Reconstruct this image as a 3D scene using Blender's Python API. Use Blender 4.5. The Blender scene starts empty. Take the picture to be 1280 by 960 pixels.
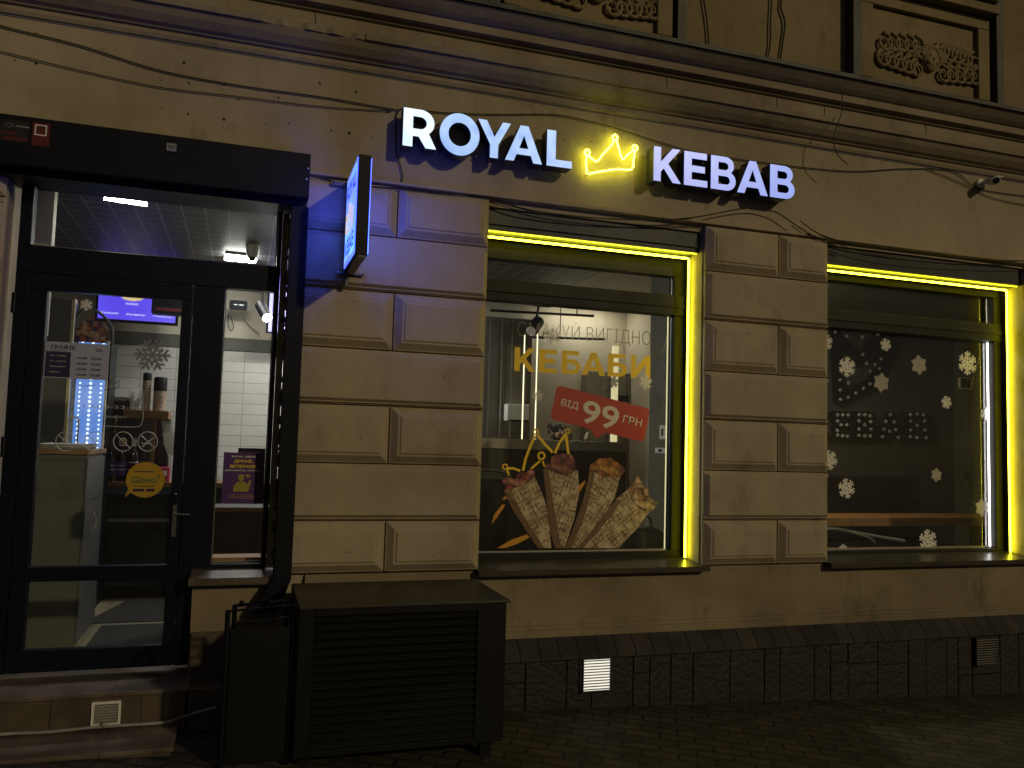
import bpy, bmesh, math, random
from mathutils import Vector, Matrix
random.seed(7)
C = bpy.context.scene.collection
R = math.radians
# ------------------------------------------------------------------ camera model
YAW, PIT, ROL, FPX, CY, CZ = .31545, .072045, .02859, 1030.0, -5.0, 1.7
cy_, sy_ = math.cos(YAW), math.sin(YAW); cp, sp = math.cos(PIT), math.sin(PIT); cr, sr = math.cos(ROL), math.sin(ROL)
RZ = Matrix(((cy_, sy_, 0), (-sy_, cy_, 0), (0, 0, 1)))
_f = Vector((0, cp, sp)); _r = Vector((1, 0, 0)); _u = Vector((0, -sp, cp))
RT = RZ @ (cr * _r + sr * _u); UP = RZ @ (-sr * _r + cr * _u); FW = RZ @ _f
def W(px, py, Y=0.0):
    """world X,Z of photo pixel px,py on the upright plane at depth Y"""
    d = RT * ((px - 640) / FPX) - UP * ((py - 480) / FPX) + FW
    s = (Y - CY) / d.y
    return s * d.x, CZ + s * d.z
def WZ(px, py, Z):
    d = RT * ((px - 640) / FPX) - UP * ((py - 480) / FPX) + FW
    s = (Z - CZ) / d.z
    return s * d.x, CY + s * d.y

# ------------------------------------------------------------------ materials
def nt(name):
    m = bpy.data.materials.new(name); m.use_nodes = True
    t = m.node_tree; return m, t, t.nodes['Principled BSDF'], t.nodes, t.links
def mat(name, col, rough=.6, metal=0, noise=0, nscale=6, bump=0, bscale=40, spec=.5, coat=0, col2=None):
    m, t, b, N, L = nt(name)
    b.inputs['Base Color'].default_value = (*col, 1); b.inputs['Roughness'].default_value = rough
    b.inputs['Metallic'].default_value = metal; b.inputs['Specular IOR Level'].default_value = spec
    if coat: b.inputs['Coat Weight'].default_value = coat
    tc = N.new('ShaderNodeTexCoord')
    if noise:
        n = N.new('ShaderNodeTexNoise'); n.inputs['Scale'].default_value = nscale; n.inputs['Detail'].default_value = 8; n.inputs['Roughness'].default_value = .65
        L.new(tc.outputs['Object'], n.inputs['Vector'])
        r = N.new('ShaderNodeValToRGB'); c2 = col2 or tuple(c * (1 - noise) for c in col)
        r.color_ramp.elements[0].position = .35; r.color_ramp.elements[0].color = (*c2, 1)
        r.color_ramp.elements[1].position = .65; r.color_ramp.elements[1].color = (*col, 1)
        L.new(n.outputs[0], r.inputs[0]); L.new(r.outputs[0], b.inputs['Base Color'])
        rr = N.new('ShaderNodeMapRange'); rr.inputs[3].default_value = min(1, rough + .12); rr.inputs[4].default_value = max(.03, rough - .08)
        L.new(n.outputs[0], rr.inputs[0]); L.new(rr.outputs[0], b.inputs['Roughness'])
    if bump:
        n = N.new('ShaderNodeTexNoise'); n.inputs['Scale'].default_value = bscale; n.inputs['Detail'].default_value = 6
        L.new(tc.outputs['Object'], n.inputs['Vector'])
        bp = N.new('ShaderNodeBump'); bp.inputs['Strength'].default_value = bump; bp.inputs['Distance'].default_value = .01
        L.new(n.outputs[0], bp.inputs['Height']); L.new(bp.outputs[0], b.inputs['Normal'])
    return m
def emit(name, col, s, base=(.5, .5, .5)):
    m, t, b, N, L = nt(name)
    b.inputs['Base Color'].default_value = (*base, 1)
    b.inputs['Emission Color'].default_value = (*col, 1); b.inputs['Emission Strength'].default_value = s
    return m
def lit_face(name, c1, c2, s1):
    m, t, b, N, L = nt(name); tc = N.new('ShaderNodeTexCoord'); n = N.new('ShaderNodeTexNoise'); n.inputs['Scale'].default_value = 9; n.inputs['Detail'].default_value = 1
    L.new(tc.outputs['Object'], n.inputs['Vector']); r = N.new('ShaderNodeValToRGB'); r.color_ramp.elements[0].position = .32; r.color_ramp.elements[0].color = (*c1, 1); r.color_ramp.elements[1].position = .68; r.color_ramp.elements[1].color = (*c2, 1)
    L.new(n.outputs[0], r.inputs[0]); L.new(r.outputs[0], b.inputs['Emission Color']); b.inputs['Emission Strength'].default_value = s1; b.inputs['Base Color'].default_value = (.35, .37, .4, 1); b.inputs['Roughness'].default_value = .3
    return m
def glass(name, tint=(.9, .93, .92), refl=1.0, rough=0.0, dirt=0.0):
    m, t, b, N, L = nt(name); N.remove(b); out = N['Material Output']
    tr = N.new('ShaderNodeBsdfTransparent'); tr.inputs[0].default_value = (*tint, 1)
    gl = N.new('ShaderNodeBsdfGlossy'); gl.inputs['Roughness'].default_value = rough
    fr = N.new('ShaderNodeFresnel'); fr.inputs[0].default_value = 1.5
    mu = N.new('ShaderNodeMath'); mu.operation = 'MULTIPLY'; mu.inputs[1].default_value = refl
    mx = N.new('ShaderNodeMixShader'); L.new(fr.outputs[0], mu.inputs[0])
    ge = N.new('ShaderNodeNewGeometry'); iv = N.new('ShaderNodeMath'); iv.operation = 'SUBTRACT'; iv.inputs[0].default_value = 1; L.new(ge.outputs['Backfacing'], iv.inputs[1])
    mb = N.new('ShaderNodeMath'); mb.operation = 'MULTIPLY'; L.new(mu.outputs[0], mb.inputs[0]); L.new(iv.outputs[0], mb.inputs[1]); L.new(mb.outputs[0], mx.inputs[0])
    L.new(tr.outputs[0], mx.inputs[1]); L.new(gl.outputs[0], mx.inputs[2]); last = mx
    if dirt:
        df = N.new('ShaderNodeBsdfDiffuse'); df.inputs[0].default_value = (.6, .6, .55, 1)
        tc = N.new('ShaderNodeTexCoord'); n = N.new('ShaderNodeTexNoise'); n.inputs['Scale'].default_value = 3; n.inputs['Detail'].default_value = 8
        L.new(tc.outputs['Object'], n.inputs['Vector'])
        mr = N.new('ShaderNodeMapRange'); mr.inputs[1].default_value = .35; mr.inputs[2].default_value = .75; mr.inputs[3].default_value = dirt * .3; mr.inputs[4].default_value = dirt
        L.new(n.outputs[0], mr.inputs[0]); m2 = N.new('ShaderNodeMixShader'); L.new(mr.outputs[0], m2.inputs[0])
        L.new(mx.outputs[0], m2.inputs[1]); L.new(df.outputs[0], m2.inputs[2]); last = m2
    L.new(last.outputs[0], out.inputs[0]); return m

def plaster(name, col, dark, stain=(.18, .15, .09)):
    m, t, b, N, L = nt(name); tc = N.new('ShaderNodeTexCoord'); geo = N.new('ShaderNodeNewGeometry')
    n1 = N.new('ShaderNodeTexNoise'); n1.inputs['Scale'].default_value = 1.1; n1.inputs['Detail'].default_value = 9; n1.inputs['Roughness'].default_value = .6
    L.new(geo.outputs['Position'], n1.inputs['Vector'])
    r1 = N.new('ShaderNodeValToRGB'); r1.color_ramp.elements[0].position = .38; r1.color_ramp.elements[0].color = (*dark, 1)
    r1.color_ramp.elements[1].position = .62; r1.color_ramp.elements[1].color = (*col, 1); L.new(n1.outputs[0], r1.inputs[0])
    n2 = N.new('ShaderNodeTexNoise'); n2.inputs['Scale'].default_value = 2.6; n2.inputs['Detail'].default_value = 12; n2.inputs['Roughness'].default_value = .72
    mp = N.new('ShaderNodeMapping'); mp.inputs['Scale'].default_value = (1.4, 1, .7); mp.inputs['Location'].default_value = (3, 8, 2)
    L.new(geo.outputs['Position'], mp.inputs[0]); L.new(mp.outputs[0], n2.inputs['Vector'])
    r2 = N.new('ShaderNodeValToRGB'); r2.color_ramp.elements[0].position = .57; r2.color_ramp.elements[0].color = (0, 0, 0, 1)
    r2.color_ramp.elements[1].position = .74; r2.color_ramp.elements[1].color = (.75, .75, .75, 1); L.new(n2.outputs[0], r2.inputs[0])
    mx = N.new('ShaderNodeMixRGB'); L.new(r2.outputs[0], mx.inputs[0]); L.new(r1.outputs[0], mx.inputs[1]); mx.inputs[2].default_value = (*stain, 1)
    ns = N.new('ShaderNodeTexNoise'); ns.inputs['Scale'].default_value = 1.0; ns.inputs['Detail'].default_value = 9; ns.inputs['Roughness'].default_value = .7
    ms = N.new('ShaderNodeMapping'); ms.inputs['Scale'].default_value = (5, 5, .9); L.new(geo.outputs['Position'], ms.inputs[0]); L.new(ms.outputs[0], ns.inputs['Vector'])
    rs_ = N.new('ShaderNodeMapRange'); rs_.inputs[1].default_value = .5; rs_.inputs[2].default_value = .72; rs_.inputs[3].default_value = 1; rs_.inputs[4].default_value = .84; L.new(ns.outputs[0], rs_.inputs[0])
    nf = N.new('ShaderNodeTexNoise'); nf.inputs['Scale'].default_value = 38; nf.inputs['Detail'].default_value = 5; L.new(geo.outputs['Position'], nf.inputs['Vector'])
    rf = N.new('ShaderNodeMapRange'); rf.inputs[1].default_value = .66; rf.inputs[2].default_value = .72; rf.inputs[3].default_value = 1; rf.inputs[4].default_value = .6; L.new(nf.outputs[0], rf.inputs[0])
    mm = N.new('ShaderNodeMath'); mm.operation = 'MULTIPLY'; L.new(rs_.outputs[0], mm.inputs[0]); L.new(rf.outputs[0], mm.inputs[1])
    mq = N.new('ShaderNodeMixRGB'); mq.blend_type = 'MULTIPLY'; mq.inputs[0].default_value = 1; L.new(mx.outputs[0], mq.inputs[1]); L.new(mm.outputs[0], mq.inputs[2])
    L.new(mq.outputs[0], b.inputs['Base Color']); b.inputs['Roughness'].default_value = .82; b.inputs['Specular IOR Level'].default_value = .3
    n3 = N.new('ShaderNodeTexNoise'); n3.inputs['Scale'].default_value = 9; n3.inputs['Detail'].default_value = 10; n3.inputs['Roughness'].default_value = .6
    L.new(geo.outputs['Position'], n3.inputs['Vector'])
    bp = N.new('ShaderNodeBump'); bp.inputs['Strength'].default_value = .45; bp.inputs['Distance'].default_value = .012
    L.new(n3.outputs[0], bp.inputs['Height']); L.new(bp.outputs[0], b.inputs['Normal'])
    return m
def brick(name, c1, c2, mortar, sx, rowh, width, msize=.02, rough=.4, rot=(R(90), 0, 0), bump=.5, off=.5, noise=.3, spec=.5):
    m, t, b, N, L = nt(name); geo = N.new('ShaderNodeNewGeometry')
    mp = N.new('ShaderNodeMapping'); mp.inputs['Rotation'].default_value = rot; L.new(geo.outputs['Position'], mp.inputs[0])
    br = N.new('ShaderNodeTexBrick'); br.inputs['Color1'].default_value = (*c1, 1); br.inputs['Color2'].default_value = (*c2, 1); br.inputs['Mortar'].default_value = (*mortar, 1)
    br.inputs['Scale'].default_value = sx; br.inputs['Row Height'].default_value = rowh; br.inputs['Brick Width'].default_value = width; br.inputs['Mortar Size'].default_value = msize
    br.offset = off; L.new(mp.outputs[0], br.inputs['Vector'])
    n = N.new('ShaderNodeTexNoise'); n.inputs['Scale'].default_value = 5; n.inputs['Detail'].default_value = 9; L.new(geo.outputs['Position'], n.inputs['Vector'])
    mr = N.new('ShaderNodeMapRange'); mr.inputs[1].default_value = .3; mr.inputs[2].default_value = .7; mr.inputs[3].default_value = 1 - noise; mr.inputs[4].default_value = 1 + noise
    L.new(n.outputs[0], mr.inputs[0]); mu = N.new('ShaderNodeMixRGB'); mu.blend_type = 'MULTIPLY'; mu.inputs[0].default_value = 1
    L.new(br.outputs[0], mu.inputs[1]); L.new(mr.outputs[0], mu.inputs[2]); L.new(mu.outputs[0], b.inputs['Base Color'])
    b.inputs['Roughness'].default_value = rough; b.inputs['Specular IOR Level'].default_value = spec
    if bump:
        ad = N.new('ShaderNodeMath'); ad.operation = 'MULTIPLY_ADD'; ad.inputs[1].default_value = -1; L.new(br.outputs['Fac'], ad.inputs[0])
        ms = N.new('ShaderNodeMath'); ms.operation = 'MULTIPLY'; ms.inputs[1].default_value = .5; L.new(n.outputs[0], ms.inputs[0]); L.new(ms.outputs[0], ad.inputs[2])
        bp = N.new('ShaderNodeBump'); bp.inputs['Strength'].default_value = bump; bp.inputs['Distance'].default_value = .008
        L.new(ad.outputs[0], bp.inputs['Height']); L.new(bp.outputs[0], b.inputs['Normal'])
    return m

M = {}
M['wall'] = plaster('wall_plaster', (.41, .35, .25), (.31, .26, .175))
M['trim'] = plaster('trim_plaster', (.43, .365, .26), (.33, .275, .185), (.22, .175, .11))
M['upper'] = plaster('upper_plaster', (.27, .215, .12), (.19, .15, .08), (.1, .085, .05))  # darker than the wall: the street light's falloff upstairs is in the colour
M['base'] = plaster('base_plaster', (.29, .24, .155), (.19, .155, .1), (.06, .055, .028))
M['plinthstone'] = mat('plinth_stone', (.018, .0145, .010), .5, noise=.6, nscale=7, bump=.6, bscale=30)
M['joint'] = mat('joint_plaster', (.16, .12, .07), .9, noise=.4)
M['flash'] = mat('flashing_metal', (.035, .034, .03), .55, noise=.5, bump=.3)
M['black'] = mat('black_metal', (.0042, .0058, .012), .5, noise=.4, nscale=3, bump=.08, bscale=60, spec=.22)
M['navy'] = mat('navy_frame', (.0032, .0055, .015), .4, noise=.3, nscale=4, spec=.25)
M['grey_frame'] = mat('anthracite_frame', (.020, .020, .016), .5, noise=.3, nscale=5, spec=.18)
M['lintel'] = mat('lintel_panel', (.075, .085, .07), .6, noise=.3, nscale=3, bump=.2)
M['lintel_dark'] = mat('dark_lintel', (.022, .022, .015), .6, noise=.3, nscale=3, bump=.2)
M['sill'] = mat('sill_metal', (.07, .06, .045), .3, metal=.3, noise=.4, nscale=8)
M['stone'] = mat('grey_stone', (.12, .095, .07), .45, noise=.5, nscale=9, bump=.3)
M['cable'] = mat('black_cable', (.015, .013, .012), .6)
M['wcable'] = mat('white_cable', (.34, .33, .31), .5, noise=.4)
M['tread'] = mat('step_granite', (.14, .11, .085), .38, noise=.5, nscale=26, bump=.15, bscale=90)
M['plinth'] = brick('plinth_slabs', (.016, .014, .011), (.034, .028, .021), (.004, .0035, .003), 1.0, .235, .19, .008, .5, noise=.55, bump=.9, off=.37)
M['coping'] = brick('coping_slabs', (.020, .018, .014), (.036, .031, .023), (.005, .004, .003), 1.0, .5, .13, .006, .45, rot=(R(55), 0, 0), noise=.5, bump=.7, off=.2)
M['paving'] = brick('pavers', (.030, .024, .0165), (.048, .039, .027), (.006, .005, .004), 1.0, .1, .2, .009, .78, rot=(0, 0, R(28)), noise=.6, bump=.9)
M['asphalt'] = mat('asphalt', (.035, .033, .03), .7, noise=.4, nscale=20, bump=.5, bscale=200)
M['tile'] = brick('white_tiles', (.56, .55, .52), (.60, .59, .56), (.30, .29, .27), 1.0, .1, .3, .003, .22, noise=.04, bump=.35, off=0)
M['white_wall'] = mat('white_paint', (.62, .57, .47), .7, noise=.12, nscale=2)
M['dark_wall'] = mat('dark_grey_paint', (.12, .12, .105), .6, noise=.25, nscale=2, bump=.1)
M['olive_wall'] = mat('olive_paint', (.13, .125, .09), .6, noise=.2, nscale=2)
M['ceil_grid'] = brick('grid_ceiling', (.035, .035, .037), (.045, .045, .047), (.22, .22, .22), 1.0, .15, .15, .006, .5, rot=(0, 0, 0), bump=0, off=0, noise=.15)
M['floor_tile'] = brick('floor_tiles', (.26, .22, .15), (.3, .25, .17), (.12, .1, .07), 1.0, .45, .45, .006, .35, rot=(0, 0, 0), bump=.2, off=0, noise=.15)
M['mat'] = brick('ribbed_mat', (.012, .011, .010), (.018, .017, .015), (.012, .012, .012), 1.0, .03, .8, .008, .85, rot=(0, 0, R(20)), bump=.6)
M['glass'] = glass('pane_glass', (.93, .95, .94), 1.0, dirt=.012)
M['glass2'] = glass('dark_pane_glass', (.90, .92, .90), 1.6, dirt=.012)
M['neon'] = emit('yellow_neon', (1, .91, .03), 15)
M['crown'] = emit('crown_neon', (1, .97, .05), 12)
M['fluor'] = emit('fluorescent', (1, .97, .9), 85)
M['warmled'] = emit('warm_led', (1, .93, .72), 12)
M['whiteled'] = emit('white_led', (1, .96, .93), 7)
M['sign_white'] = lit_face('sign_white', (.55, .80, 1), (.85, .95, 1), 1.2)
M['sign_ice'] = lit_face('sign_ice', (.26, .46, .95), (.44, .68, 1), .92)
M['sign_blue'] = lit_face('sign_blue', (.20, .30, .92), (.26, .40, 1), .82)
M['cornice'] = plaster('cornice_plaster', (.33, .285, .21), (.24, .20, .14), (.13, .10, .06))
M['return'] = mat('letter_side', (.02, .022, .035), .35)
M['snow'] = mat('snow_vinyl', (.9, .88, .84), .6, noise=.1, nscale=20)
M['steel'] = mat('brushed_steel', (.45, .43, .38), .32, metal=.8, noise=.25, nscale=12)
M['darksteel'] = mat('dark_panel', (.04, .038, .036), .4, noise=.3)
M['cab'] = mat('cabinet_laminate', (.13, .13, .12), .42, noise=.08)
M['cab_dark'] = mat('cabinet_side', (.10, .10, .105), .4)
M['wood'] = mat('oak_wood', (.26, .13, .055), .42, noise=.4, nscale=9)
M['leather'] = mat('black_leather', (.016, .016, .016), .2, noise=.3, bump=.4, bscale=18)
M['white'] = mat('white_plastic', (.75, .74, .7), .45)
M['chrome'] = mat('chrome', (.7, .7, .7), .12, metal=1)
M['purple'] = mat('purple_print', (.075, .028, .16), .5, noise=.2)
M['gold'] = mat('gold_vinyl', (.92, .62, .012), .5)
M['gold_dim'] = mat('outline_vinyl', (.20, .175, .11), .5)
M['orange'] = mat('orange_vinyl', (.62, .30, .015), .5)
M['red'] = mat('red_vinyl', (.42, .026, .014), .45)
M['pricew'] = mat('price_white', (.72, .64, .55), .5)
M['paper'] = mat('schedule_paper', (.35, .37, .48), .5)
M['navyink'] = mat('navy_ink', (.018, .012, .06), .5)
M['greyv'] = mat('grey_vinyl', (.19, .21, .22), .5)
M['thinv'] = mat('clear_vinyl', (.5, .55, .55), .5)
M['green'] = mat('green_ink', (.03, .14, .06), .5)
M['yellow'] = mat('yellow_vinyl', (.42, .26, .015), .5)
M['bottle'] = mat('bottle_glass', (.02, .012, .02), .08, spec=.8)
M['cream'] = mat('cream_ink', (.6, .5, .3), .5)
M['redink'] = mat('red_ink', (.09, .006, .012), .5)
M['bulb'] = mat('clear_bulb', (.6, .6, .57), .2, spec=1)
M['tan'] = mat('kraft_wood', (.3, .17, .09), .55, noise=.3)
def wrapmat(name, ang):
    m, t, b, N, L = nt(name); tc = N.new('ShaderNodeTexCoord'); mp = N.new('ShaderNodeMapping'); mp.inputs['Rotation'].default_value = (0, ang, 0)
    L.new(tc.outputs['Object'], mp.inputs[0])
    n = N.new('ShaderNodeTexNoise'); n.inputs['Scale'].default_value = 12; n.inputs['Detail'].default_value = 8; n.inputs['Roughness'].default_value = .7; L.new(mp.outputs[0], n.inputs['Vector'])
    base = N.new('ShaderNodeValToRGB'); base.color_ramp.elements[0].position = .36; base.color_ramp.elements[0].color = (.20, .115, .05, 1); base.color_ramp.elements[1].position = .58; base.color_ramp.elements[1].color = (.62, .50, .33, 1)
    L.new(n.outputs[0], base.inputs[0]); cur = base.outputs[0]
    for d, sc, seed, th in (('X', 11, 1.0, .88), ('Z', 9, 5.0, .90)):
        nn = N.new('ShaderNodeTexNoise'); nn.inputs['Scale'].default_value = 16; nn.inputs['Detail'].default_value = 3
        m2 = N.new('ShaderNodeMapping'); m2.inputs['Location'].default_value = (seed, seed, 0); L.new(mp.outputs[0], m2.inputs[0]); L.new(m2.outputs[0], nn.inputs['Vector'])
        w = N.new('ShaderNodeTexWave'); w.bands_direction = d; w.inputs['Scale'].default_value = sc; w.inputs['Distortion'].default_value = 2.2; w.inputs['Detail'].default_value = 1.5; w.inputs['Detail Scale'].default_value = 2; L.new(m2.outputs[0], w.inputs['Vector'])
        r = N.new('ShaderNodeMapRange'); r.inputs[1].default_value = th - .12; r.inputs[2].default_value = th + .08; L.new(w.outputs['Fac'], r.inputs[0])
        g = N.new('ShaderNodeMapRange'); g.inputs[1].default_value = .47; g.inputs[2].default_value = .56; g.inputs[4].default_value = .9; L.new(nn.outputs[0], g.inputs[0])
        q = N.new('ShaderNodeMath'); q.operation = 'MULTIPLY'; L.new(r.outputs[0], q.inputs[0]); L.new(g.outputs[0], q.inputs[1])
        mx = N.new('ShaderNodeMixRGB'); mx.inputs[2].default_value = (.07, .032, .012, 1); L.new(q.outputs[0], mx.inputs[0]); L.new(cur, mx.inputs[1]); cur = mx.outputs[0]
    L.new(cur, b.inputs['Base Color']); b.inputs['Roughness'].default_value = .6; return m
def food(name, a, b_, c):
    m, t, b, N, L = nt(name); tc = N.new('ShaderNodeTexCoord')
    n = N.new('ShaderNodeTexNoise'); n.inputs['Scale'].default_value = 14; n.inputs['Detail'].default_value = 4; L.new(tc.outputs['Object'], n.inputs['Vector'])
    ad = N.new('ShaderNodeVectorMath'); ad.operation = 'MULTIPLY_ADD'; ad.inputs[1].default_value = (.09, .09, .09); L.new(n.outputs['Color'], ad.inputs[0]); L.new(tc.outputs['Object'], ad.inputs[2])
    v = N.new('ShaderNodeTexVoronoi'); v.inputs['Scale'].default_value = 24; L.new(ad.outputs[0], v.inputs['Vector'])
    sp_ = N.new('ShaderNodeSeparateColor'); L.new(v.outputs['Color'], sp_.inputs[0])
    r = N.new('ShaderNodeValToRGB'); r.color_ramp.elements[0].position = .15; r.color_ramp.elements[0].color = (*a, 1)
    r.color_ramp.elements[1].position = .9; r.color_ramp.elements[1].color = (*c, 1); e = r.color_ramp.elements.new(.5); e.color = (*b_, 1)
    L.new(sp_.outputs[0], r.inputs[0])
    d = N.new('ShaderNodeMapRange'); d.inputs[1].default_value = .2; d.inputs[2].default_value = .75; d.inputs[3].default_value = 1.15; d.inputs[4].default_value = .35; L.new(v.outputs['Distance'], d.inputs[0])
    mu = N.new('ShaderNodeMixRGB'); mu.blend_type = 'MULTIPLY'; mu.inputs[0].default_value = 1; L.new(r.outputs[0], mu.inputs[1]); L.new(d.outputs[0], mu.inputs[2])
    L.new(mu.outputs[0], b.inputs['Base Color']); return m

# ------------------------------------------------------------------ geometry builder
class G:
    def __init__(s): s.v = []; s.f = []
    def add(s, vs, fs):
        o = len(s.v); s.v += [tuple(v) for v in vs]; s.f += [tuple(i + o for i in f) for f in fs]; return s
    def box(s, x0, x1, y0, y1, z0, z1):
        if x0 > x1: x0, x1 = x1, x0
        if y0 > y1: y0, y1 = y1, y0
        if z0 > z1: z0, z1 = z1, z0
        return s.add([(x0, y0, z0), (x1, y0, z0), (x1, y1, z0), (x0, y1, z0), (x0, y0, z1), (x1, y0, z1), (x1, y1, z1), (x0, y1, z1)],
                     [(0, 3, 2, 1), (4, 5, 6, 7), (0, 1, 5, 4), (1, 2, 6, 5), (2, 3, 7, 6), (3, 0, 4, 7)])
    def frustum(s, x0, x1, z0, z1, yb, yf, c):   # raised panel, chamfer c
        return s.add([(x0, yb, z0), (x1, yb, z0), (x1, yb, z1), (x0, yb, z1), (x0 + c, yf, z0 + c), (x1 - c, yf, z0 + c), (x1 - c, yf, z1 - c), (x0 + c, yf, z1 - c)],
                     [(0, 1, 5, 4), (1, 2, 6, 5), (2, 3, 7, 6), (3, 0, 4, 7), (4, 5, 6, 7)])
    def tube(s, pts, r, n=8, closed=False):
        P = [Vector(p) for p in pts]; k = len(P); rings = []; prev = None
        for i in range(k):
            if closed: t = (P[(i + 1) % k] - P[i - 1])
            else: t = P[min(i + 1, k - 1)] - P[max(i - 1, 0)]
            if t.length < 1e-9: t = Vector((1, 0, 0))
            t.normalize()
            a = prev if prev is not None else (Vector((0, 1, 0)) if abs(t.y) < .9 else Vector((1, 0, 0)))
            a = (a - t * a.dot(t)); a.normalize(); prev = a; b = t.cross(a)
            rr = r[i] if isinstance(r, (list, tuple)) else r
            rings.append([P[i] + (a * math.cos(2 * math.pi * j / n) + b * math.sin(2 * math.pi * j / n)) * rr for j in range(n)])
        vs = [v for q in rings for v in q]; fs = []
        for i in range(k if closed else k - 1):
            for j in range(n):
                a, b = i * n, ((i + 1) % k) * n; fs.append((a + j, a + (j + 1) % n, b + (j + 1) % n, b + j))
        if not closed: fs += [tuple(range(n))[::-1], tuple((k - 1) * n + j for j in range(n))]
        return s.add(vs, fs)
    def lathe(s, x, y, z, prof, n=16):
        vs = []; fs = []
        for r, h in prof:
            for j in range(n): vs.append((x + r * math.cos(2 * math.pi * j / n), y + r * math.sin(2 * math.pi * j / n), z + h))
        for i in range(len(prof) - 1):
            for j in range(n): fs.append((i * n + j, i * n + (j + 1) % n, (i + 1) * n + (j + 1) % n, (i + 1) * n + j))
        fs += [tuple(range(n))[::-1], tuple((len(prof) - 1) * n + j for j in range(n))]
        return s.add(vs, fs)
    def ball(s, x, y, z, r, n=10, m=6, sy=1, sz=1):
        prof = [(max(1e-4, r * math.sin(math.pi * i / m)), -r * sz * math.cos(math.pi * i / m)) for i in range(m + 1)]
        o = len(s.v); s.lathe(x, y, z, prof, n)
        if sy != 1: s.v[o:] = [(a, y + (b - y) * sy, c) for a, b, c in s.v[o:]]
        return s
    def poly(s, loops, y, depth=0.0, sx=1.0, xf=None):
        """loops in (x,z); front at y, extruded backwards by depth; holes by even-odd"""
        cu = bpy.data.curves.new('tmp', 'CURVE'); cu.dimensions = '2D'; cu.fill_mode = 'BOTH' if depth else 'FRONT'; cu.extrude = depth / 2
        for lp in loops:
            sp_ = cu.splines.new('POLY'); sp_.points.add(len(lp) - 1)
            for p, q in zip(sp_.points, lp): p.co = (q[0], q[1], 0, 1)
            sp_.use_cyclic_u = True
        ob = bpy.data.objects.new('tmp', cu); me = bpy.data.meshes.new_from_object(ob)
        vs = [(v.co.x, y + depth / 2 - v.co.z, v.co.y) for v in me.vertices]
        s.add(vs, [tuple(p.vertices) for p in me.polygons])
        bpy.data.objects.remove(ob); bpy.data.curves.remove(cu); bpy.data.meshes.remove(me); return s
ORG = {}
def mk(name, g, m, parent=None, smooth=False, bevel=0):
    xs = [v[0] for v in g.v]; ys = [v[1] for v in g.v]; zs = [v[2] for v in g.v]
    o0 = Vector(((min(xs) + max(xs)) / 2, (min(ys) + max(ys)) / 2, min(zs)))
    me = bpy.data.meshes.new(name); me.from_pydata([(a - o0.x, b - o0.y, c - o0.z) for a, b, c in g.v], [], g.f); me.materials.append(m)
    bm = bmesh.new(); bm.from_mesh(me); bmesh.ops.recalc_face_normals(bm, faces=bm.faces); bm.to_mesh(me); bm.free()
    if smooth: me.polygons.foreach_set('use_smooth', [True] * len(me.polygons))
    o = bpy.data.objects.new(name, me); C.objects.link(o); o.location = o0; ORG[o.name] = o0
    if bevel:
        b = o.modifiers.new('b', 'BEVEL'); b.width = bevel; b.segments = 2; b.limit_method = 'ANGLE'; b.angle_limit = R(40)
    if smooth:
        try: me.set_sharp_from_angle(angle=R(40))
        except Exception: pass
    if parent is not None:
        o.parent = parent; o.matrix_parent_inverse = Matrix.Translation(-ORG[parent.name])
    return o
def tag(o, label=None, cat=None, group=None, kind=None):
    if label: o['label'] = label
    if cat: o['category'] = cat
    if group: o['group'] = group
    if kind: o['kind'] = kind
    return o
def thing(name, loc, label, cat, group=None):
    o = bpy.data.objects.new(name, None); C.objects.link(o); o.location = loc; o.empty_display_size = .1; ORG[o.name] = Vector(loc)
    return tag(o, label, cat, group)
def arc(cx, cy, r, a0, a1, n=14, ry=None):
    ry = ry or r
    return [(cx + r * math.cos(R(a0 + (a1 - a0) * i / n)), cy + ry * math.sin(R(a0 + (a1 - a0) * i / n))) for i in range(n + 1)]
def rrect(x0, z0, x1, z1, r, n=6):
    return arc(x1 - r, z0 + r, r, -90, 0, n) + arc(x1 - r, z1 - r, r, 0, 90, n) + arc(x0 + r, z1 - r, r, 90, 180, n) + arc(x0 + r, z0 + r, r, 180, 270, n)
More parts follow.
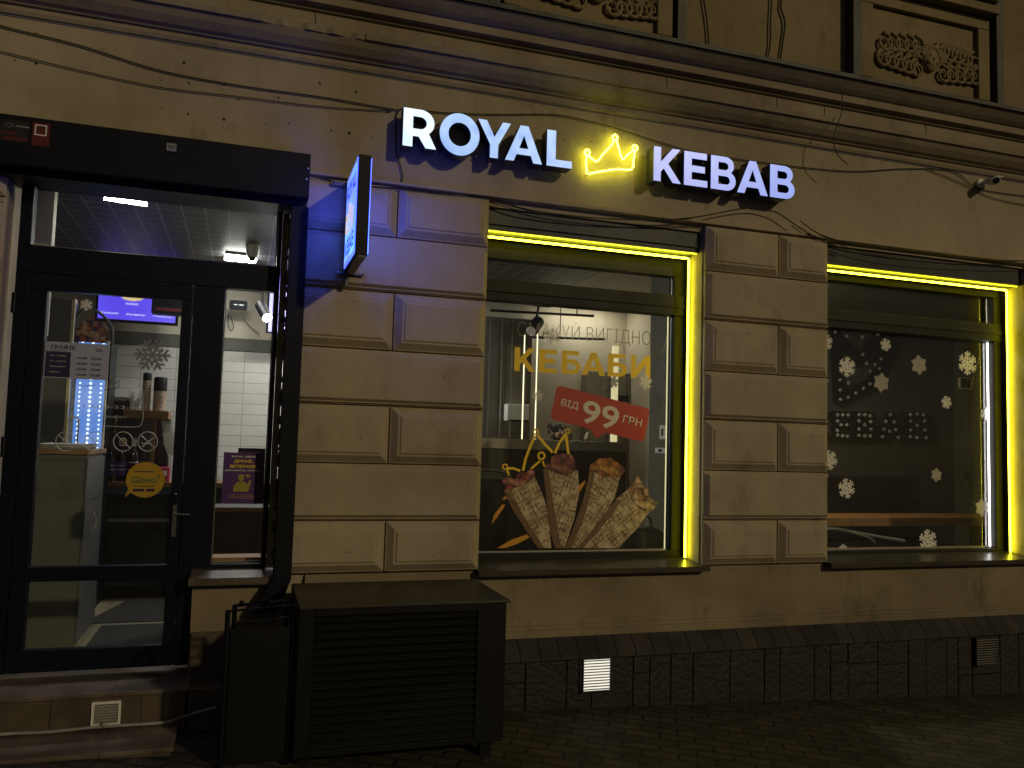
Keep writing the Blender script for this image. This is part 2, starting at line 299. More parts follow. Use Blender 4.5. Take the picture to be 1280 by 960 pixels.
# bold geometric capitals, cap height 1: (width, loops)
GL = {
 'R': (.80, [[(0, 0), (0, 1), (.42, 1)] + arc(.42, .66, .34, 90, -52, 18) + [(.82, 0), (.56, 0), (.385, .285), (.235, .285), (.235, 0)], [(.235, .81), (.41, .81)] + arc(.41, .645, .165, 90, -90, 12) + [(.235, .48)]]),
 'O': (1.06, [arc(.53, .5, .53, 0, 360, 48)[:-1], arc(.53, .5, .30, 0, 360, 40)[:-1]]),
 'Y': (.96, [[(.365, 0), (.365, .36), (0, 1), (.25, 1), (.485, .57), (.72, 1), (.96, 1), (.60, .36), (.60, 0)]]),
 'A': (1.06, [[(0, 0), (.415, 1), (.645, 1), (1.06, 0), (.81, 0), (.735, .195), (.32, .195), (.245, 0)], [(.39, .37), (.665, .37), (.528, .735)]]),
 'L': (.68, [[(0, 0), (0, 1), (.235, 1), (.235, .195), (.68, .195), (.68, 0)]]),
 'K': (.90, [[(0, 0), (0, 1), (.23, 1), (.23, .57), (.61, 1), (.87, 1), (.47, .54), (.90, 0), (.63, 0), (.33, .39), (.23, .28), (.23, 0)]]),
 'E': (.72, [[(0, 0), (0, 1), (.70, 1), (.70, .81), (.23, .81), (.23, .60), (.64, .60), (.64, .41), (.23, .41), (.23, .19), (.72, .19), (.72, 0)]]),
 'B': (.80, [[(0, 0), (0, 1), (.47, 1)] + arc(.47, .745, .255, 90, -50, 12) + arc(.50, .285, .285, 55, -90, 14) + [(0, 0)][:0], [(.23, .83), (.44, .83)] + arc(.44, .715, .115, 90, -90, 8) + [(.23, .60)], [(.23, .42), (.48, .42)] + arc(.48, .295, .125, 90, -90, 8) + [(.23, .17)]]),
 'Б': (.78, [[(0, 0), (0, 1), (.70, 1), (.70, .82), (.23, .82), (.23, .63), (.45, .63)] + arc(.46, .315, .315, 90, -90, 14), [(.23, .45), (.44, .45)] + arc(.44, .315, .135, 90, -90, 8) + [(.23, .18)]]),
 'И': (.90, [[(0, 0), (0, 1), (.22, 1), (.22, .38), (.67, 1), (.90, 1), (.90, 0), (.68, 0), (.68, .62), (.23, 0)]]),
}
GL['К'] = GL['K']; GL['Е'] = GL['E']; GL['А'] = GL['A']
def glyph(ch, x, z, w, h, tilt=0):
    gw, lp = GL[ch]
    return [[(x + p[0] / gw * w, z + p[1] * h + tilt * p[0] / gw * w) for p in l] for l in lp]
def text_geo(txt, offset=0.0):
    cu = bpy.data.curves.new('txt', 'FONT'); cu.body = txt; cu.size = 1; cu.offset = offset; cu.fill_mode = 'FRONT'; cu.resolution_u = 3
    ob = bpy.data.objects.new('txt', cu); C.objects.link(ob); bpy.context.view_layer.update()
    me = bpy.data.meshes.new_from_object(ob.evaluated_get(bpy.context.evaluated_depsgraph_get()))
    vs = [(v.co.x, v.co.y) for v in me.vertices]; fs = [tuple(p.vertices) for p in me.polygons]
    bpy.data.objects.remove(ob); bpy.data.curves.remove(cu); bpy.data.meshes.remove(me); return vs, fs
def text(g, txt, x0, z0, x1, z1, y, offset=0.0, tilt=0.0, side=None):
    """text fitted into x0..x1, z0..z1 (tilt = dz per dx)"""
    vs, fs = text_geo(txt, offset)
    if not vs: return g
    a, b = min(v[0] for v in vs), max(v[0] for v in vs); c, d = min(v[1] for v in vs), max(v[1] for v in vs)
    o = []
    for vx, vy in vs:
        X = x0 + (vx - a) / (b - a) * (x1 - x0); Z = z0 + (vy - c) / (d - c) * (z1 - z0) + tilt * (X - x0)
        o.append((side(X), Z) if False else (X, y, Z))
    return g.add(o, fs)
def px(p, Y): a, b = W(p[0], p[1], Y); return (a, Y, b)
def pxs(ps, Y): return [px(p, Y) for p in ps]
def smooth_path(ps, n=6):
    P = [Vector(p) for p in ps]; out = []
    for i in range(len(P) - 1):
        a, b, c, d = P[max(i - 1, 0)], P[i], P[i + 1], P[min(i + 2, len(P) - 1)]
        for k in range(n):
            t = k / n; out.append(.5 * ((2 * b) + (c - a) * t + (2 * a - 5 * b + 4 * c - d) * t * t + (3 * b - a - 3 * c + d) * t ** 3))
    out.append(P[-1]); return out

# ================================================================== SETTING
def gz(x, y=0): return .145 - .04 * x + .012 * y          # the pavement falls to the right and to the street
g = G(); nx, ny = 24, 10
xs = [-14 + 40 * i / nx for i in range(nx + 1)]; ys = [-4.2, .02]
for i in range(nx):
    a, b = xs[i], xs[i + 1]
    g.add([(a, -4.2, gz(a, -4.2)), (b, -4.2, gz(b, -4.2)), (b, .02, gz(b)), (a, .02, gz(a))], [(0, 1, 2, 3)])
tag(mk('pavement', g, M['paving']), kind='structure')
g = G()
for i in range(nx):
    a, b = xs[i], xs[i + 1]; za, zb = gz(a, -4.2), gz(b, -4.2)
    g.add([(a, -4.35, za + .003), (b, -4.35, zb + .003), (b, -4.2, zb + .003), (a, -4.2, za + .003), (a, -4.35, za - .12), (b, -4.35, zb - .12)], [(0, 1, 2, 3), (0, 4, 5, 1)])
tag(mk('kerb', g, M['stone']), kind='structure')
g = G(); g.add([(-60, -60, gz(-60, -4.2) - .2), (60, -60, gz(60, -4.2) - .2), (60, -4.3, gz(60, -4.2) - .125), (-60, -4.3, gz(-60, -4.2) - .125)], [(0, 1, 2, 3)])
tag(mk('road', g, M['asphalt']), kind='structure')

# ================================================================== BUILDING
B = thing('building', (2.4, 0, 0), 'old plastered corner shop building with rusticated piers, moulded cornice and dark stone plinth', 'building')
XL, XR = -3.2, 8.4
DX0, DX1, DZ1 = -1.255, .235, 3.12        # door opening
W1 = (1.435, 3.005, 3.215, .92); W2 = (4.03, 5.975, 3.235, .90)   # window openings x0,x1,ztop,zsill
g = G(); T = .34
def wb(x0, x1, z0, z1): g.box(x0, x1, 0, T, z0, z1)
wb(XL, DX0, -.3, 3.95); wb(DX0, DX1, DZ1, 3.95); wb(DX1, W1[0], -.3, 3.95); wb(W1[0], W1[1], W1[2], 3.95); wb(W1[0], W1[1], -.3, W1[3])
wb(W1[1], W2[0], -.3, 3.95); wb(W2[0], W2[1], W2[2], 3.95); wb(W2[0], W2[1], -.3, W2[3]); wb(W2[1], XR, -.3, 3.95)
mk('wall', g, M['wall'], B)
# low wall under the door's sidelight
g = G(); g.box(-.215, DX1 - .003, .0, .3, -.1, .90); mk('wall', g, M['base'], B)
g = G()
g.box(-.205, DX1 - .003, -.02, -.001, -.1, .60)
mk('plinth', g, M['stone'], B)
# base wall panel under the windows slightly proud
g = G(); g.box(DX1 + .16, XR, -.03, -.001, .40, .885)
for x0, x1, z0, z1, d in ((DX1 + .16, XR, .885, .905, .022), (.3, XR, .535, .56, .045), (.3, XR, .49, .535, .06)): g.box(x0, x1, -d, -.001, z0, z1)
mk('base_course', g, M['base'], B)
# plinth with coping
g = G(); xp0, xp1 = .3, XR
g.add([(xp0, -.065, .49), (xp1, -.065, .49), (xp1, -.15, .395), (xp0, -.15, .395), (xp0, -.15, .37), (xp1, -.15, .37), (xp0, -.02, .37), (xp1, -.02, .37)], [(0, 1, 2, 3), (3, 2, 5, 4), (4, 5, 7, 6)])
mk('coping', g, M['coping'], B)
g = G()
xx = xp0; rs = random.Random(3)
while xx < xp1:
    w = rs.uniform(.09, .30); xe = min(xx + w, xp1); cuts = [-.3, .368]
    k = rs.random()
    if k < .30: cuts = [-.3, rs.uniform(.10, .26), .368]
    elif k < .42: cuts = [-.3, .08, .22, .368]
    for a_, b_ in zip(cuts[:-1], cuts[1:]):
        g.frustum(xx + .0015, xe - .0015, a_ + .0015, b_ - .0015, -.111, -.117 - rs.random() * .005, .003)
    xx += w
g.box(xp0, xp1, -.11, -.001, -.3, .369)
mk('plinth', g, M['plinthstone'], B)

# rusticated piers
JZ = [.915, 1.218, 1.556, 1.903, 2.24, 2.595, 2.938, 3.255]
def pier(x0, x1, split, first_left_margin=.0):
    g = G(); g.box(x0 + .004, x1 - .004, -.022, -.001, JZ[0], JZ[-1])
    for i in range(7):
        z0, z1 = JZ[i] + .004, JZ[i + 1] - .004; two = i % 2 == 0
        spans = ((x0, split - .004), (split + .004, x1)) if two else ((x0, x1),)
        for a, b in spans:
            c = .038 if two else .026
            g.box(a, b, -.042, -.0215, z0, z1)
            g.frustum(a + .006, b - .006, z0 + .006, z1 - .006, -.042, -.078, c)
            if two: g.frustum(a + .055, b - .055, z0 + .055, z1 - .055, -.0775, -.086, .008)
            else:
                g.box(a + .003, b - .003, -.060, -.0425, z1 - .030, z1 - .008); g.box(a + .003, b - .003, -.056, -.0425, z0 + .008, z0 + .022)
    return g
g = pier(.24, 1.432, .848); mk('pier', g, M['trim'], B, bevel=.004)
g = pier(3.008, 4.027, 3.605); mk('pier', g, M['trim'], B, bevel=.004)
g = pier(5.978, 7.1, 6.6); mk('pier', g, M['trim'], B, bevel=.004)
g = pier(-2.5, -1.258, -1.8); mk('pier', g, M['trim'], B, bevel=.004)
# string course under the frieze
g = G()
for a, b in ((-2.6, -1.25), (.22, 8.4)):
    g.add([(a, -.001, 3.30), (b, -.001, 3.30), (b, -.05, 3.285), (a, -.05, 3.285), (b, -.05, 3.268), (a, -.05, 3.268), (b, -.001, 3.262), (a, -.001, 3.262)], [(0, 1, 2, 3), (3, 2, 4, 5), (5, 4, 6, 7)])
mk('string_course', g, M['trim'], B)
# cornice (profile in -y, z)
prof = [(.001, 3.955), (.022, 3.955), (.03, 3.975), (.028, 4.0), (.045, 4.005), (.05, 4.012), (.075, 4.025), (.11, 4.06), (.135, 4.10), (.15, 4.10), (.155, 4.135), (.12, 4.142), (.085, 4.150),
        (.085, 4.245), (.105, 4.248), (.112, 4.268), (.15, 4.272), (.155, 4.318), (.17, 4.325), (.20, 4.345), (.235, 4.375), (.25, 4.39), (.25, 4.40), (.001, 4.41)]
def sweep(prof, x0, x1, n=1, jit=0, seed=1):
    g = G(); vs = []; rr = random.Random(seed)
    for i in range(n + 1):
        x = x0 + (x1 - x0) * i / n
        for k, (d, z) in enumerate(prof):
            j = 0
            if jit and 9 <= k <= 10: j = max(0, math.sin(x * 5.1) * .6 + math.sin(x * 13.7) * .4 + math.sin(x * 41) * .22 + math.sin(x * 87 + 1) * .12) * jit * (1 if x < .6 else 0)
            vs.append((x, -(d - j), z - j * .1))
    m = len(prof); fs = []
    for i in range(n):
        for k in range(m - 1): fs.append((i * m + k, i * m + k + 1, (i + 1) * m + k + 1, (i + 1) * m + k))
    return g.add(vs, fs)
o = mk('cornice', sweep(prof, XL, XR, 900, .026), M['cornice'], B)
g = sweep([(.001, 4.41), (.262, 4.402), (.270, 4.395), (.270, 4.425), (.05, 4.47), (-.02, 4.475)], XL, XR, 60)
mk('flashing', g, M['flash'], B)
# vertical crack lines in the frieze band
for x in (2.66, 3.55, .3, 4.9):
    g = G(); g.tube([(x, -.087, 4.155), (x + .004, -.087, 4.2), (x - .003, -.087, 4.243)], .0025, 5)
    mk('crack', g, M['cable'], B)
# upper storey: parapet wall, panels, uprights, ledge
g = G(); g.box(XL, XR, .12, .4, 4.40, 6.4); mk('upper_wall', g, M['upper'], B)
for a, b in ((1.52, 2.78), (4.42, 5.72)):
    z0, z1 = 4.50, 5.22; g = G()
    g.box(a, b, .06, .119, z0, z0 + .12); g.box(a, a + .12, .06, .119, z0 + .12, z1); g.box(b - .12, b, .06, .119, z0 + .12, z1); g.box(a, b, .06, .119, z1, z1 + .1)
    g.box(a + .121, b - .121, .10, .1195, z0 + .121, z1 - .001)
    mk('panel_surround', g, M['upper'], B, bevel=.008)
g = G()
for a, b in ((1.50, 2.80), (4.40, 5.75)):
    g.box(a, b, -.02, .115, 5.325, 5.40); g.box(a + .05, b - .05, -.06, .115, 5.405, 5.50)
g.box(-3.2, 8.4, .0, .10, 5.88, 5.95)
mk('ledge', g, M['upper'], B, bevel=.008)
for x in (1.45, 2.84, 4.36, 5.80, .0, 7.2):
    g = G(); g.box(x - .035, x + .035, .03, .118, 4.47, 6.3)
    g.add([(x - .14, .06, 4.47), (x + .036, .06, 4.47), (x - .036, .06, 4.62), (x - .14, .11, 4.47), (x - .036, .11, 4.62)], [(0, 1, 2), (0, 2, 4, 3)])
    mk('upright_joint', g, M['flash'], B)
# relief ornaments
def relief(x0, x1, z0, z1, seed):
    rr = random.Random(seed); g = G(); cx, cz = (x0 + x1) / 2, (z0 + z1) / 2; h = (z1 - z0) / 2; w = (x1 - x0) / 2
    def scroll(x, z, r, d, turns=1.4, th=.016):
        pts = []; n = 22
        for i in range(n + 1):
            t = i / n; a = d * t * turns * 2 * math.pi + rr.uniform(0, .1); q = r * (1 - .8 * t)
            pts.append((x + q * math.cos(a + 1.5), .088 - .012 * math.sin(t * 3), z + q * math.sin(a + 1.5)))
        g.tube(pts, [th * (1 - .5 * i / n) for i in range(n + 1)], 7)
    for sd in (-1, 1):
        for i in range(5):
            x = cx + sd * w * (.28 + .17 * i); k = 1 - .08 * i
            scroll(x, cz + h * .42 * k, h * .36, sd); scroll(x, cz - h * .42 * k, h * .34, -sd)
            g.ball(x, .09, cz + h * rr.uniform(-.1, .1), .028, sy=.7)
            g.tube([(x - .05, .09, cz - .05), (x, .08, cz + .03), (x + .06, .09, cz + .06)], [.006, .018, .004], 6)
        for k in range(4):
            a = R(20 + 40 * k); g.tube([(cx + sd * .05, .09, cz), (cx + sd * (.1 + .05 * math.cos(a)), .075, cz + .1 * math.sin(a) - .02), (cx + sd * (.16 + .05 * math.cos(a)), .09, cz + .17 * math.sin(a) - .06)], [.012, .02, .004], 6)
    g.ball(cx, .085, cz, .085, 14, 10, sy=.6, sz=1.15); g.ball(cx, .04, cz - .005, .014, sz=1.4)
    for s in (-1, 1): g.ball(cx + s * .03, .045, cz + .02, .012); g.ball(cx + s * .038, .055, cz - .03, .022)
    for k in range(9): a = R(20 * k + 10); g.ball(cx + .088 * math.cos(a), .075, cz + .02 + .085 * math.sin(a), .026)
    g.tube([(cx - .02, .048, cz - .048), (cx, .042, cz - .052), (cx + .02, .048, cz - .048)], .005, 5)
    return g
for a, b, z0, z1, s in ((1.74, 2.64, 4.62, 5.10, 1), (4.64, 5.59, 4.64, 5.10, 2)):
    mk('relief_ornament', relief(a, b, z0, z1, s), M['upper'], B, smooth=True)
# upper storey window at the right
g = G(); g.box(4.62, 5.72, .10, .1185, 5.53, 6.3)
uw = mk('upper_window', g, M['black'], B)
g = G(); g.box(5.28, 5.33, .085, .099, 5.56, 6.3); g.box(5.36, 5.42, .085, .099, 5.56, 6.3); mk('curtain', g, M['cab'], uw)
g = G(); g.box(4.70, 5.26, .092, .099, 5.58, 6.3); mk('pane', g, mat('night_glass', (.02, .03, .03), .08), uw)

# ------------------------------------------------------------------ lintel boxes
g = G(); g.box(W1[0] + .004, W1[1] - .004, .02, .33, 3.11, W1[2] - .002); g.box(W1[0] + .004, W1[1] - .004, .035, .33, 3.075, 3.109)
mk('shutter_box', g, M['lintel'], B)
g = G(); g.box(W2[0] + .004, W2[1] - .004, .02, .33, 3.10, W2[2] - .002)
mk('shutter_box', g, M['lintel_dark'], B)
# ------------------------------------------------------------------ shop windows
def window(x0, x1, zs, z_head, z_tr1, z_tr0, z_m1, z_bot, xr, name, gm, gl, glx):
    g = G(); y0, y1 = .19, .27
    g.box(x0, x1, y0, y1, z_head, zs); g.box(x0, x1, y0 - .008, y1, z_tr0 - .002, z_m1 + .0); g.box(x0, x1, y0, y1, z_bot - .055, z_bot)
    g.box(x0, glx, y0 + .001, y1, z_bot, z_head); g.box(xr, x1, y0 + .001, y1, z_bot, z_head)
    g.box(glx, glx + .012, .2, .25, z_bot, z_m1 - .08)
    f = mk(name, g, gm, B, bevel=.004)
    g = G(); g.box(glx + .001, xr - .001, .225, .231, z_tr0 - .01, z_tr1 + .01); mk('transom_pane', g, gl, f)
    g = G(); g.box(glx + .001, xr - .001, .225, .231, z_bot - .01, z_m1 + .01); mk('pane', g, gl, f)
    g = G(); lip = .012
    g.box(glx + .0, xr, .2185, .2245, z_bot, z_bot + lip); g.box(xr - lip, xr, .2185, .2245, z_bot + lip, z_m1); mk('glazing_bead', g, M['steel'], f)
    return f
# bars: (x0,x1,z soffit,z head bottom, transom glass top, transom glass bottom, main glass top, main glass bottom, right glass edge)
def window2(x0, x1, zt, ztt, ztb, zmt, zmb, glx, grx, gm, gl, yg=.225):
    g = G(); y0, y1 = .19, .27
    g.box(x0, x1, y0, y1, ztt, zt)                   # head
    g.box(x0, x1, y0 - .01, y1, zmt, ztb)            # bar between transom and main light
    g.box(x0, x1, y0 - .018, y1, (zmt * .62 + ztb * .38), (zmt * .45 + ztb * .55))
    g.box(x0, x1, y0, y1, zmb - .06, zmb)            # bottom rail
    for a, b in ((x0, glx), (grx, x1)):
        g.box(a, b, y0, y1, zmb, zmt); g.box(a, b, y0, y1, ztb, ztt)
    f = mk('shop_window', g, gm, B, bevel=.004)
    g = G(); g.box(glx + .001, grx - .001, yg, yg + .006, ztb + .001, ztt - .001); mk('transom_pane', g, gl, f)
    g = G(); g.box(glx + .001, grx - .001, yg, yg + .006, zmb + .001, zmt - .001); mk('pane', g, gl, f)
    g = G(); g.box(glx, grx, yg - .01, yg - .001, zmb, zmb + .009); g.box(grx - .006, grx, yg - .01, yg - .001, zmb + .009, zmt); g.box(grx - .006, grx, yg - .01, yg - .001, ztb, ztt)
    mk('glazing_bead', g, M['steel'], f)
    return f
f1 = window2(W1[0], W1[1], 3.07, 2.925, 2.79, 2.645, .985, 1.47, 2.895, M['grey_frame'], M['glass'])
f2 = window2(W2[0], W2[1], 3.095, 3.02, 2.80, 2.655, .965, 4.09, 5.868, M['grey_frame'], M['glass2'], .258)
for (x0, x1, zt, zb), f in ((W1, f1), (W2, f2)):
    g = G(); xa, xb = x0 - .012, x1 + .03
    g.add([(xa, .189, .938), (xb, .189, .938), (xb, -.10, .916), (xa, -.10, .916), (xa, -.10, .882), (xb, -.10, .882), (xa, .1, .882), (xb, .1, .882), (xa, .189, .90), (xb, .189, .90)],
          [(0, 1, 2, 3), (3, 2, 5, 4), (4, 5, 7, 6), (0, 3, 4, 6, 8), (1, 9, 7, 5, 2)])
    mk('sill', g, M['sill'], f)

# ------------------------------------------------------------------ neon tubes round the windows
def neon(x0, x1, zt, zb, label, flip=False):
    t = thing('neon_tube', (x1, .15, zb), label, 'neon light', 'yellow neon tubes round the windows')
    g = G(); g.tube([(x0 + .01, .13, zt), (x1 - .042, .13, zt), (x1 - .034, .13, zt - .004), (x1 - .030, .13, zt - .012), (x1 - .030, .13, zb)], .0075, 8); mk('glowing_tube', g, M['neon'], t, smooth=True)
    g = G(); g.box(x0 + .005, x1 - .02, .139, .188, zt - .006, zt + .006); g.box(x1 - .034, x1 - .026, .139, .188, zb, zt - .007); mk('channel', g, M['grey_frame'], t)
    return t
neon(W1[0], W1[1], 3.052, .945, 'bright yellow neon tube framing the window with the kebab picture')
neon(W2[0], W2[1], 3.078, .942, 'bright yellow neon tube framing the window covered in snowflakes')
# the tube's reflection on each box soffit, modelled as a thin glowing line
g = G(); g.tube([(W1[0] + .01, .045, 3.069), (W1[1] - .02, .045, 3.069)], .0045, 6)
s1 = tag(mk('neon_reflection', g, emit('reflected_neon', (1, .92, .02), 3), smooth=True), 'thin dim yellow reflection, modelled as a glowing line, above the neon of the kebab picture window', 'neon light', 'glowing reflection lines under the shutter boxes')
g = G(); g.tube([(W2[0] + .01, .045, 3.094), (W2[1] - .02, .045, 3.094)], .0045, 6)
s2 = tag(mk('neon_reflection', g, bpy.data.materials['reflected_neon'], smooth=True), 'thin dim yellow reflection, modelled as a glowing line, above the neon of the snowflake window', 'neon light', 'glowing reflection lines under the shutter boxes')

# ------------------------------------------------------------------ door portal
g = G(); x0h, _ = W(0, 141, -.2); 
g.box(-2.2, .305, -.2, -.001, 3.075, 3.335)
hd = mk('portal_header', g, M['black'], B, bevel=.004)
g = G(); g.box(-1.30, .30, -.12, .10, 3.045, 3.0745); g.box(-1.25, .2, -.001, .18, 3.05, 3.1195); mk('portal_soffit', g, M['black'], B)
g = G(); g.box(.215, .312, -.12, -.001, .90, 3.045)
g.add([(.215, -.12, .90), (.312, -.12, .90), (.25, -.12, .72), (.10, -.12, .72), (.215, -.01, .90), (.312, -.01, .90), (.25, -.01, .72), (.10, -.01, .72)], [(0, 1, 2, 3), (4, 7, 6, 5), (1, 5, 6, 2), (0, 3, 7, 4), (3, 2, 6, 7)])
mk('portal_post', g, M['black'], B, bevel=.004)
g = G(); g.box(.178, .214, .06, .10, .98, 3.04)
pl = mk('plaster_strip', g, M['wall'], B)
g = G(); rr = random.Random(5)
for k in range(46):
    z = rr.uniform(1.0, 2.98); g.ball(.214 + rr.uniform(-.006, .004), .05, z, rr.uniform(.008, .02), 8, 5, sz=rr.uniform(1, 2.4))
mk('foam_filler', g, M['joint'], B, smooth=True)
# door frame with transom, leaf, sidelight (plane y=.1)
y0, y1 = .08, .16
FX0, FX1 = -1.212, .176
def frame_boxes(g, rects, y0, y1):
    for a, b, c, d in rects: g.box(a, b, y0, y1, c, d)
g = G()
frame_boxes(g, [(FX0, FX1, 3.06, 3.119), (FX0, FX1, 2.565, 2.715), (FX0, -1.15, 2.715, 3.06), (.152, FX1, 2.715, 3.06), (FX0, -1.135, .40, 2.565), (-.30, -.127, 0.96, 2.565), (.152, FX1, .96, 2.565), (-.222, FX1, .905, .96), (-.30, -.222, .40, .96)], y0, y1)
dfm = mk('door_frame', g, M['navy'], B, bevel=.004)
g = G(); g.box(-1.149, .151, .118, .124, 2.716, 3.059); mk('transom_pane', g, M['glass'], dfm)
g = G(); g.box(-.126, .151, .118, .124, .961, 2.564); mk('sidelight_pane', g, M['glass'], dfm)
g = G(); g.box(-1.149, .151, .108, .117, 2.716, 2.724); g.box(.143, .151, .108, .117, 2.724, 3.059); g.box(-.126, .151, .108, .117, .961, .972); g.box(-.126, -.120, .108, .117, .972, 2.564); g.box(.145, .151, .108, .117, .972, 2.564); mk('glazing_bead', g, M['cab'], dfm)
g = G()
frame_boxes(g, [(-1.132, -.303, 2.47, 2.56), (-1.132, -1.048, .885, 2.47), (-.36, -.303, .405, 2.47), (-1.132, -1.048, .52, .885), (-1.132, -.36, .405, .52), (-1.048, -.36, .884, .962)], .066, .126)
door = mk('entrance_door', g, M['navy'], B, bevel=.004)
g = G(); g.box(-1.047, -.361, .10, .106, .963, 2.469); mk('glass_pane', g, M['glass'], door)
g = G(); g.box(-1.047, -.361, .10, .106, .521, .883); mk('glass_pane', g, M['glass'], door)
g = G(); g.box(-.345, -.322, .05, .065, 1.12, 1.30); g.tube([(-.333, .052, 1.25), (-.333, .02, 1.25), (-.30, .012, 1.25), (-.25, .012, 1.248)], .009, 8); g.ball(-.333, .05, 1.36, .01); mk('door_handle', g, M['chrome'], door, smooth=True)
for z in (.62, 1.55, 2.33):
    g = G(); g.tube([(-1.205, .062, z), (-1.205, .062, z + .11)], .014, 10); mk('hinge', g, M['black'], door)
# sill of the sidelight
g = G()
g.add([(-.222, .079, .935), (DX1 - .004, .079, .935), (DX1 - .004, -.07, .905), (-.235, -.07, .905), (-.235, -.07, .865), (DX1 - .004, -.07, .865), (-.235, -.001, .862), (DX1 - .004, -.001, .862), (-.222, .079, .90)], [(0, 1, 2, 3), (3, 2, 5, 4), (4, 5, 7, 6), (0, 3, 4, 6, 8)])
mk('sidelight_sill', g, M['stone'], B)
# header stickers
g = G(); a = px((1, 148), -.203); b = px((40, 180), -.203)
st = thing('notice_sticker', (a[0], -.203, b[2]), 'faded dark notice with red print at far left of the door header', 'sticker')
g.box(a[0], b[0] - .02, -.203, -.2005, b[2], a[2] - .0); mk('backing', g, mat('near_black_print', (.018, .014, .016), .4), st)
g = G(); text(g, 'REMONT', a[0] + .06, b[2] + .095, b[0] - .06, b[2] + .115, -.2042); mk('print', g, M['greyv'], st) if False else None
g = G(); g.tube([(a[0] + .04 + .016 * math.cos(R(20 * i)), -.2045, a[2] - .03 + .01 * math.sin(R(20 * i))) for i in range(18)], .002, 5, closed=True)
for k in range(3): g.box(a[0] + .07, a[0] + .135, -.2045, -.2035, a[2] - .034 - .001 * k, a[2] - .026 - .001 * k) if k == 0 else None
mk('emblem', g, M['greyv'], st)
g = G(); g.box(a[0] + .012, a[0] + .08, -.2045, -.2035, a[2] - .078, a[2] - .066); g.box(a[0] + .012, a[0] + .13, -.2045, -.2035, a[2] - .105, a[2] - .09); mk('print', g, M['redink'], st)
a = px((41, 152), -.203); b = px((61, 184), -.203)
st = thing('notice_sticker', (a[0], -.203, b[2]), 'small red sticker with a white-edged square on the door header', 'sticker')
g = G(); g.box(a[0], b[0], -.203, -.2005, b[2], a[2]); mk('backing', g, M['redink'], st)
g = G(); g.poly([[(a[0] + .012, a[2] - .012), (b[0] - .014, a[2] - .012), (b[0] - .014, a[2] - .07), (a[0] + .012, a[2] - .07)], [(a[0] + .018, a[2] - .018), (b[0] - .02, a[2] - .018), (b[0] - .02, a[2] - .064), (a[0] + .018, a[2] - .064)]], -.2045, .001); mk('print', g, M['white'], st)
a = px((208, 178), -.21); b = px((220, 190), -.21)
g = G(); g.box(a[0], b[0], -.21, -.2005, b[2], a[2]); st = tag(mk('alarm_plate', g, M['greyv'], bevel=.002), 'small square grey plate fixed to the black header over the door', 'plate')
g = G(); g.tube([(a[0] + .012, -.2115, a[2] - .014), ((a[0] + b[0]) / 2, -.2115, (a[2] + b[2]) / 2 - .004), (b[0] - .012, -.2115, (a[2] + b[2]) / 2 + .008)], .002, 5); mk('mark', g, M['black'], st)
for k, (qx, qy) in enumerate(((387, 211), (385, 224))):
    p = px((qx - 1, qy), -.2); g = G(); g.ball(p[0] - .004, -.203, p[2], .005); mk('bolt', g, M['white'], hd)

# ------------------------------------------------------------------ steps
ST = thing('steps', (-1, -.3, 0), 'two tiled grey entrance steps below the glass door', 'steps')
def step(x0, x1, yf, yb, z1, z0, nos):
    g = G(); g.box(x0, x1, yf - .012, yb, z1 - .022, z1)
    mk('tread', g, M['tread'], ST, bevel=.003)
    g = G(); xs_ = [x0 + .0, x1 - .012]; g.box(x0, x1 - .012, yf, yb, z0, z1 - .0225); r = mk('riser', g, M['riser'], ST)
M['riser'] = brick('riser_tiles', (.085, .068, .05), (.10, .08, .058), (.03, .024, .018), 1.0, .6, .42, .003, .45, noise=.3, bump=.2, off=0)
M['tread'] = brick('tread_tiles', (.12, .098, .078), (.15, .122, .096), (.05, .04, .03), 1.0, .8, .56, .003, .35, rot=(0, 0, 0), noise=.45, bump=.2, off=0)
step(-2.2, -.196, -.262, .30, .372, .0, 0); step(-2.2, -.235, -.60, -.263, .19, -.2, 0)
g = G(); g.box(-.1955, .40, -.262, -.03, -.1, .36); tag(mk('step_block', g, M['stone'], bevel=.004), 'dark stone block between entrance steps and the black cabinet', 'stone block')
# vent grille in the upper riser
a = px((115, 878), -.27); b = px((150, 906), -.27)
V = thing('vent_grille', (a[0], -.27, b[2]), 'dirty white square vent grille in the upper step riser', 'vent', 'vent grilles')
g = G(); w = .012
g.box(a[0], b[0], -.275, -.2625, a[2] - w, a[2]); g.box(a[0], b[0], -.275, -.2625, b[2], b[2] + w); g.box(a[0], a[0] + w, -.275, -.2625, b[2] + w, a[2] - w); g.box(b[0] - w, b[0], -.275, -.2625, b[2] + w, a[2] - w)
mk('frame', g, M['white'], V)
g = G(); n = 7
for k in range(n):
    z = b[2] + w + (a[2] - b[2] - 2 * w) * (k + .5) / n; g.add([(a[0] + w, -.264, z - .003), (b[0] - w, -.264, z - .003), (b[0] - w, -.273, z - .010), (a[0] + w, -.273, z - .010), (a[0] + w, -.264, z - .001), (b[0] - w, -.264, z - .001)], [(0, 1, 2, 3), (3, 2, 5, 4)])
mk('slats', g, M['wcable'], V)
# white conduit across the steps
pts = [px(p, -.29) for p in ((-40, 924), (0, 918), (60, 915), (120, 909), (150, 907), (205, 903), (232, 895), (270, 884))]
g = G(); g.tube(smooth_path(pts), .008, 8); g.ball(*px((130, 906), -.29), .015)
tag(mk('conduit', g, M['wcable'], smooth=True), 'pale grey conduit running along the lower entrance step', 'pipe')

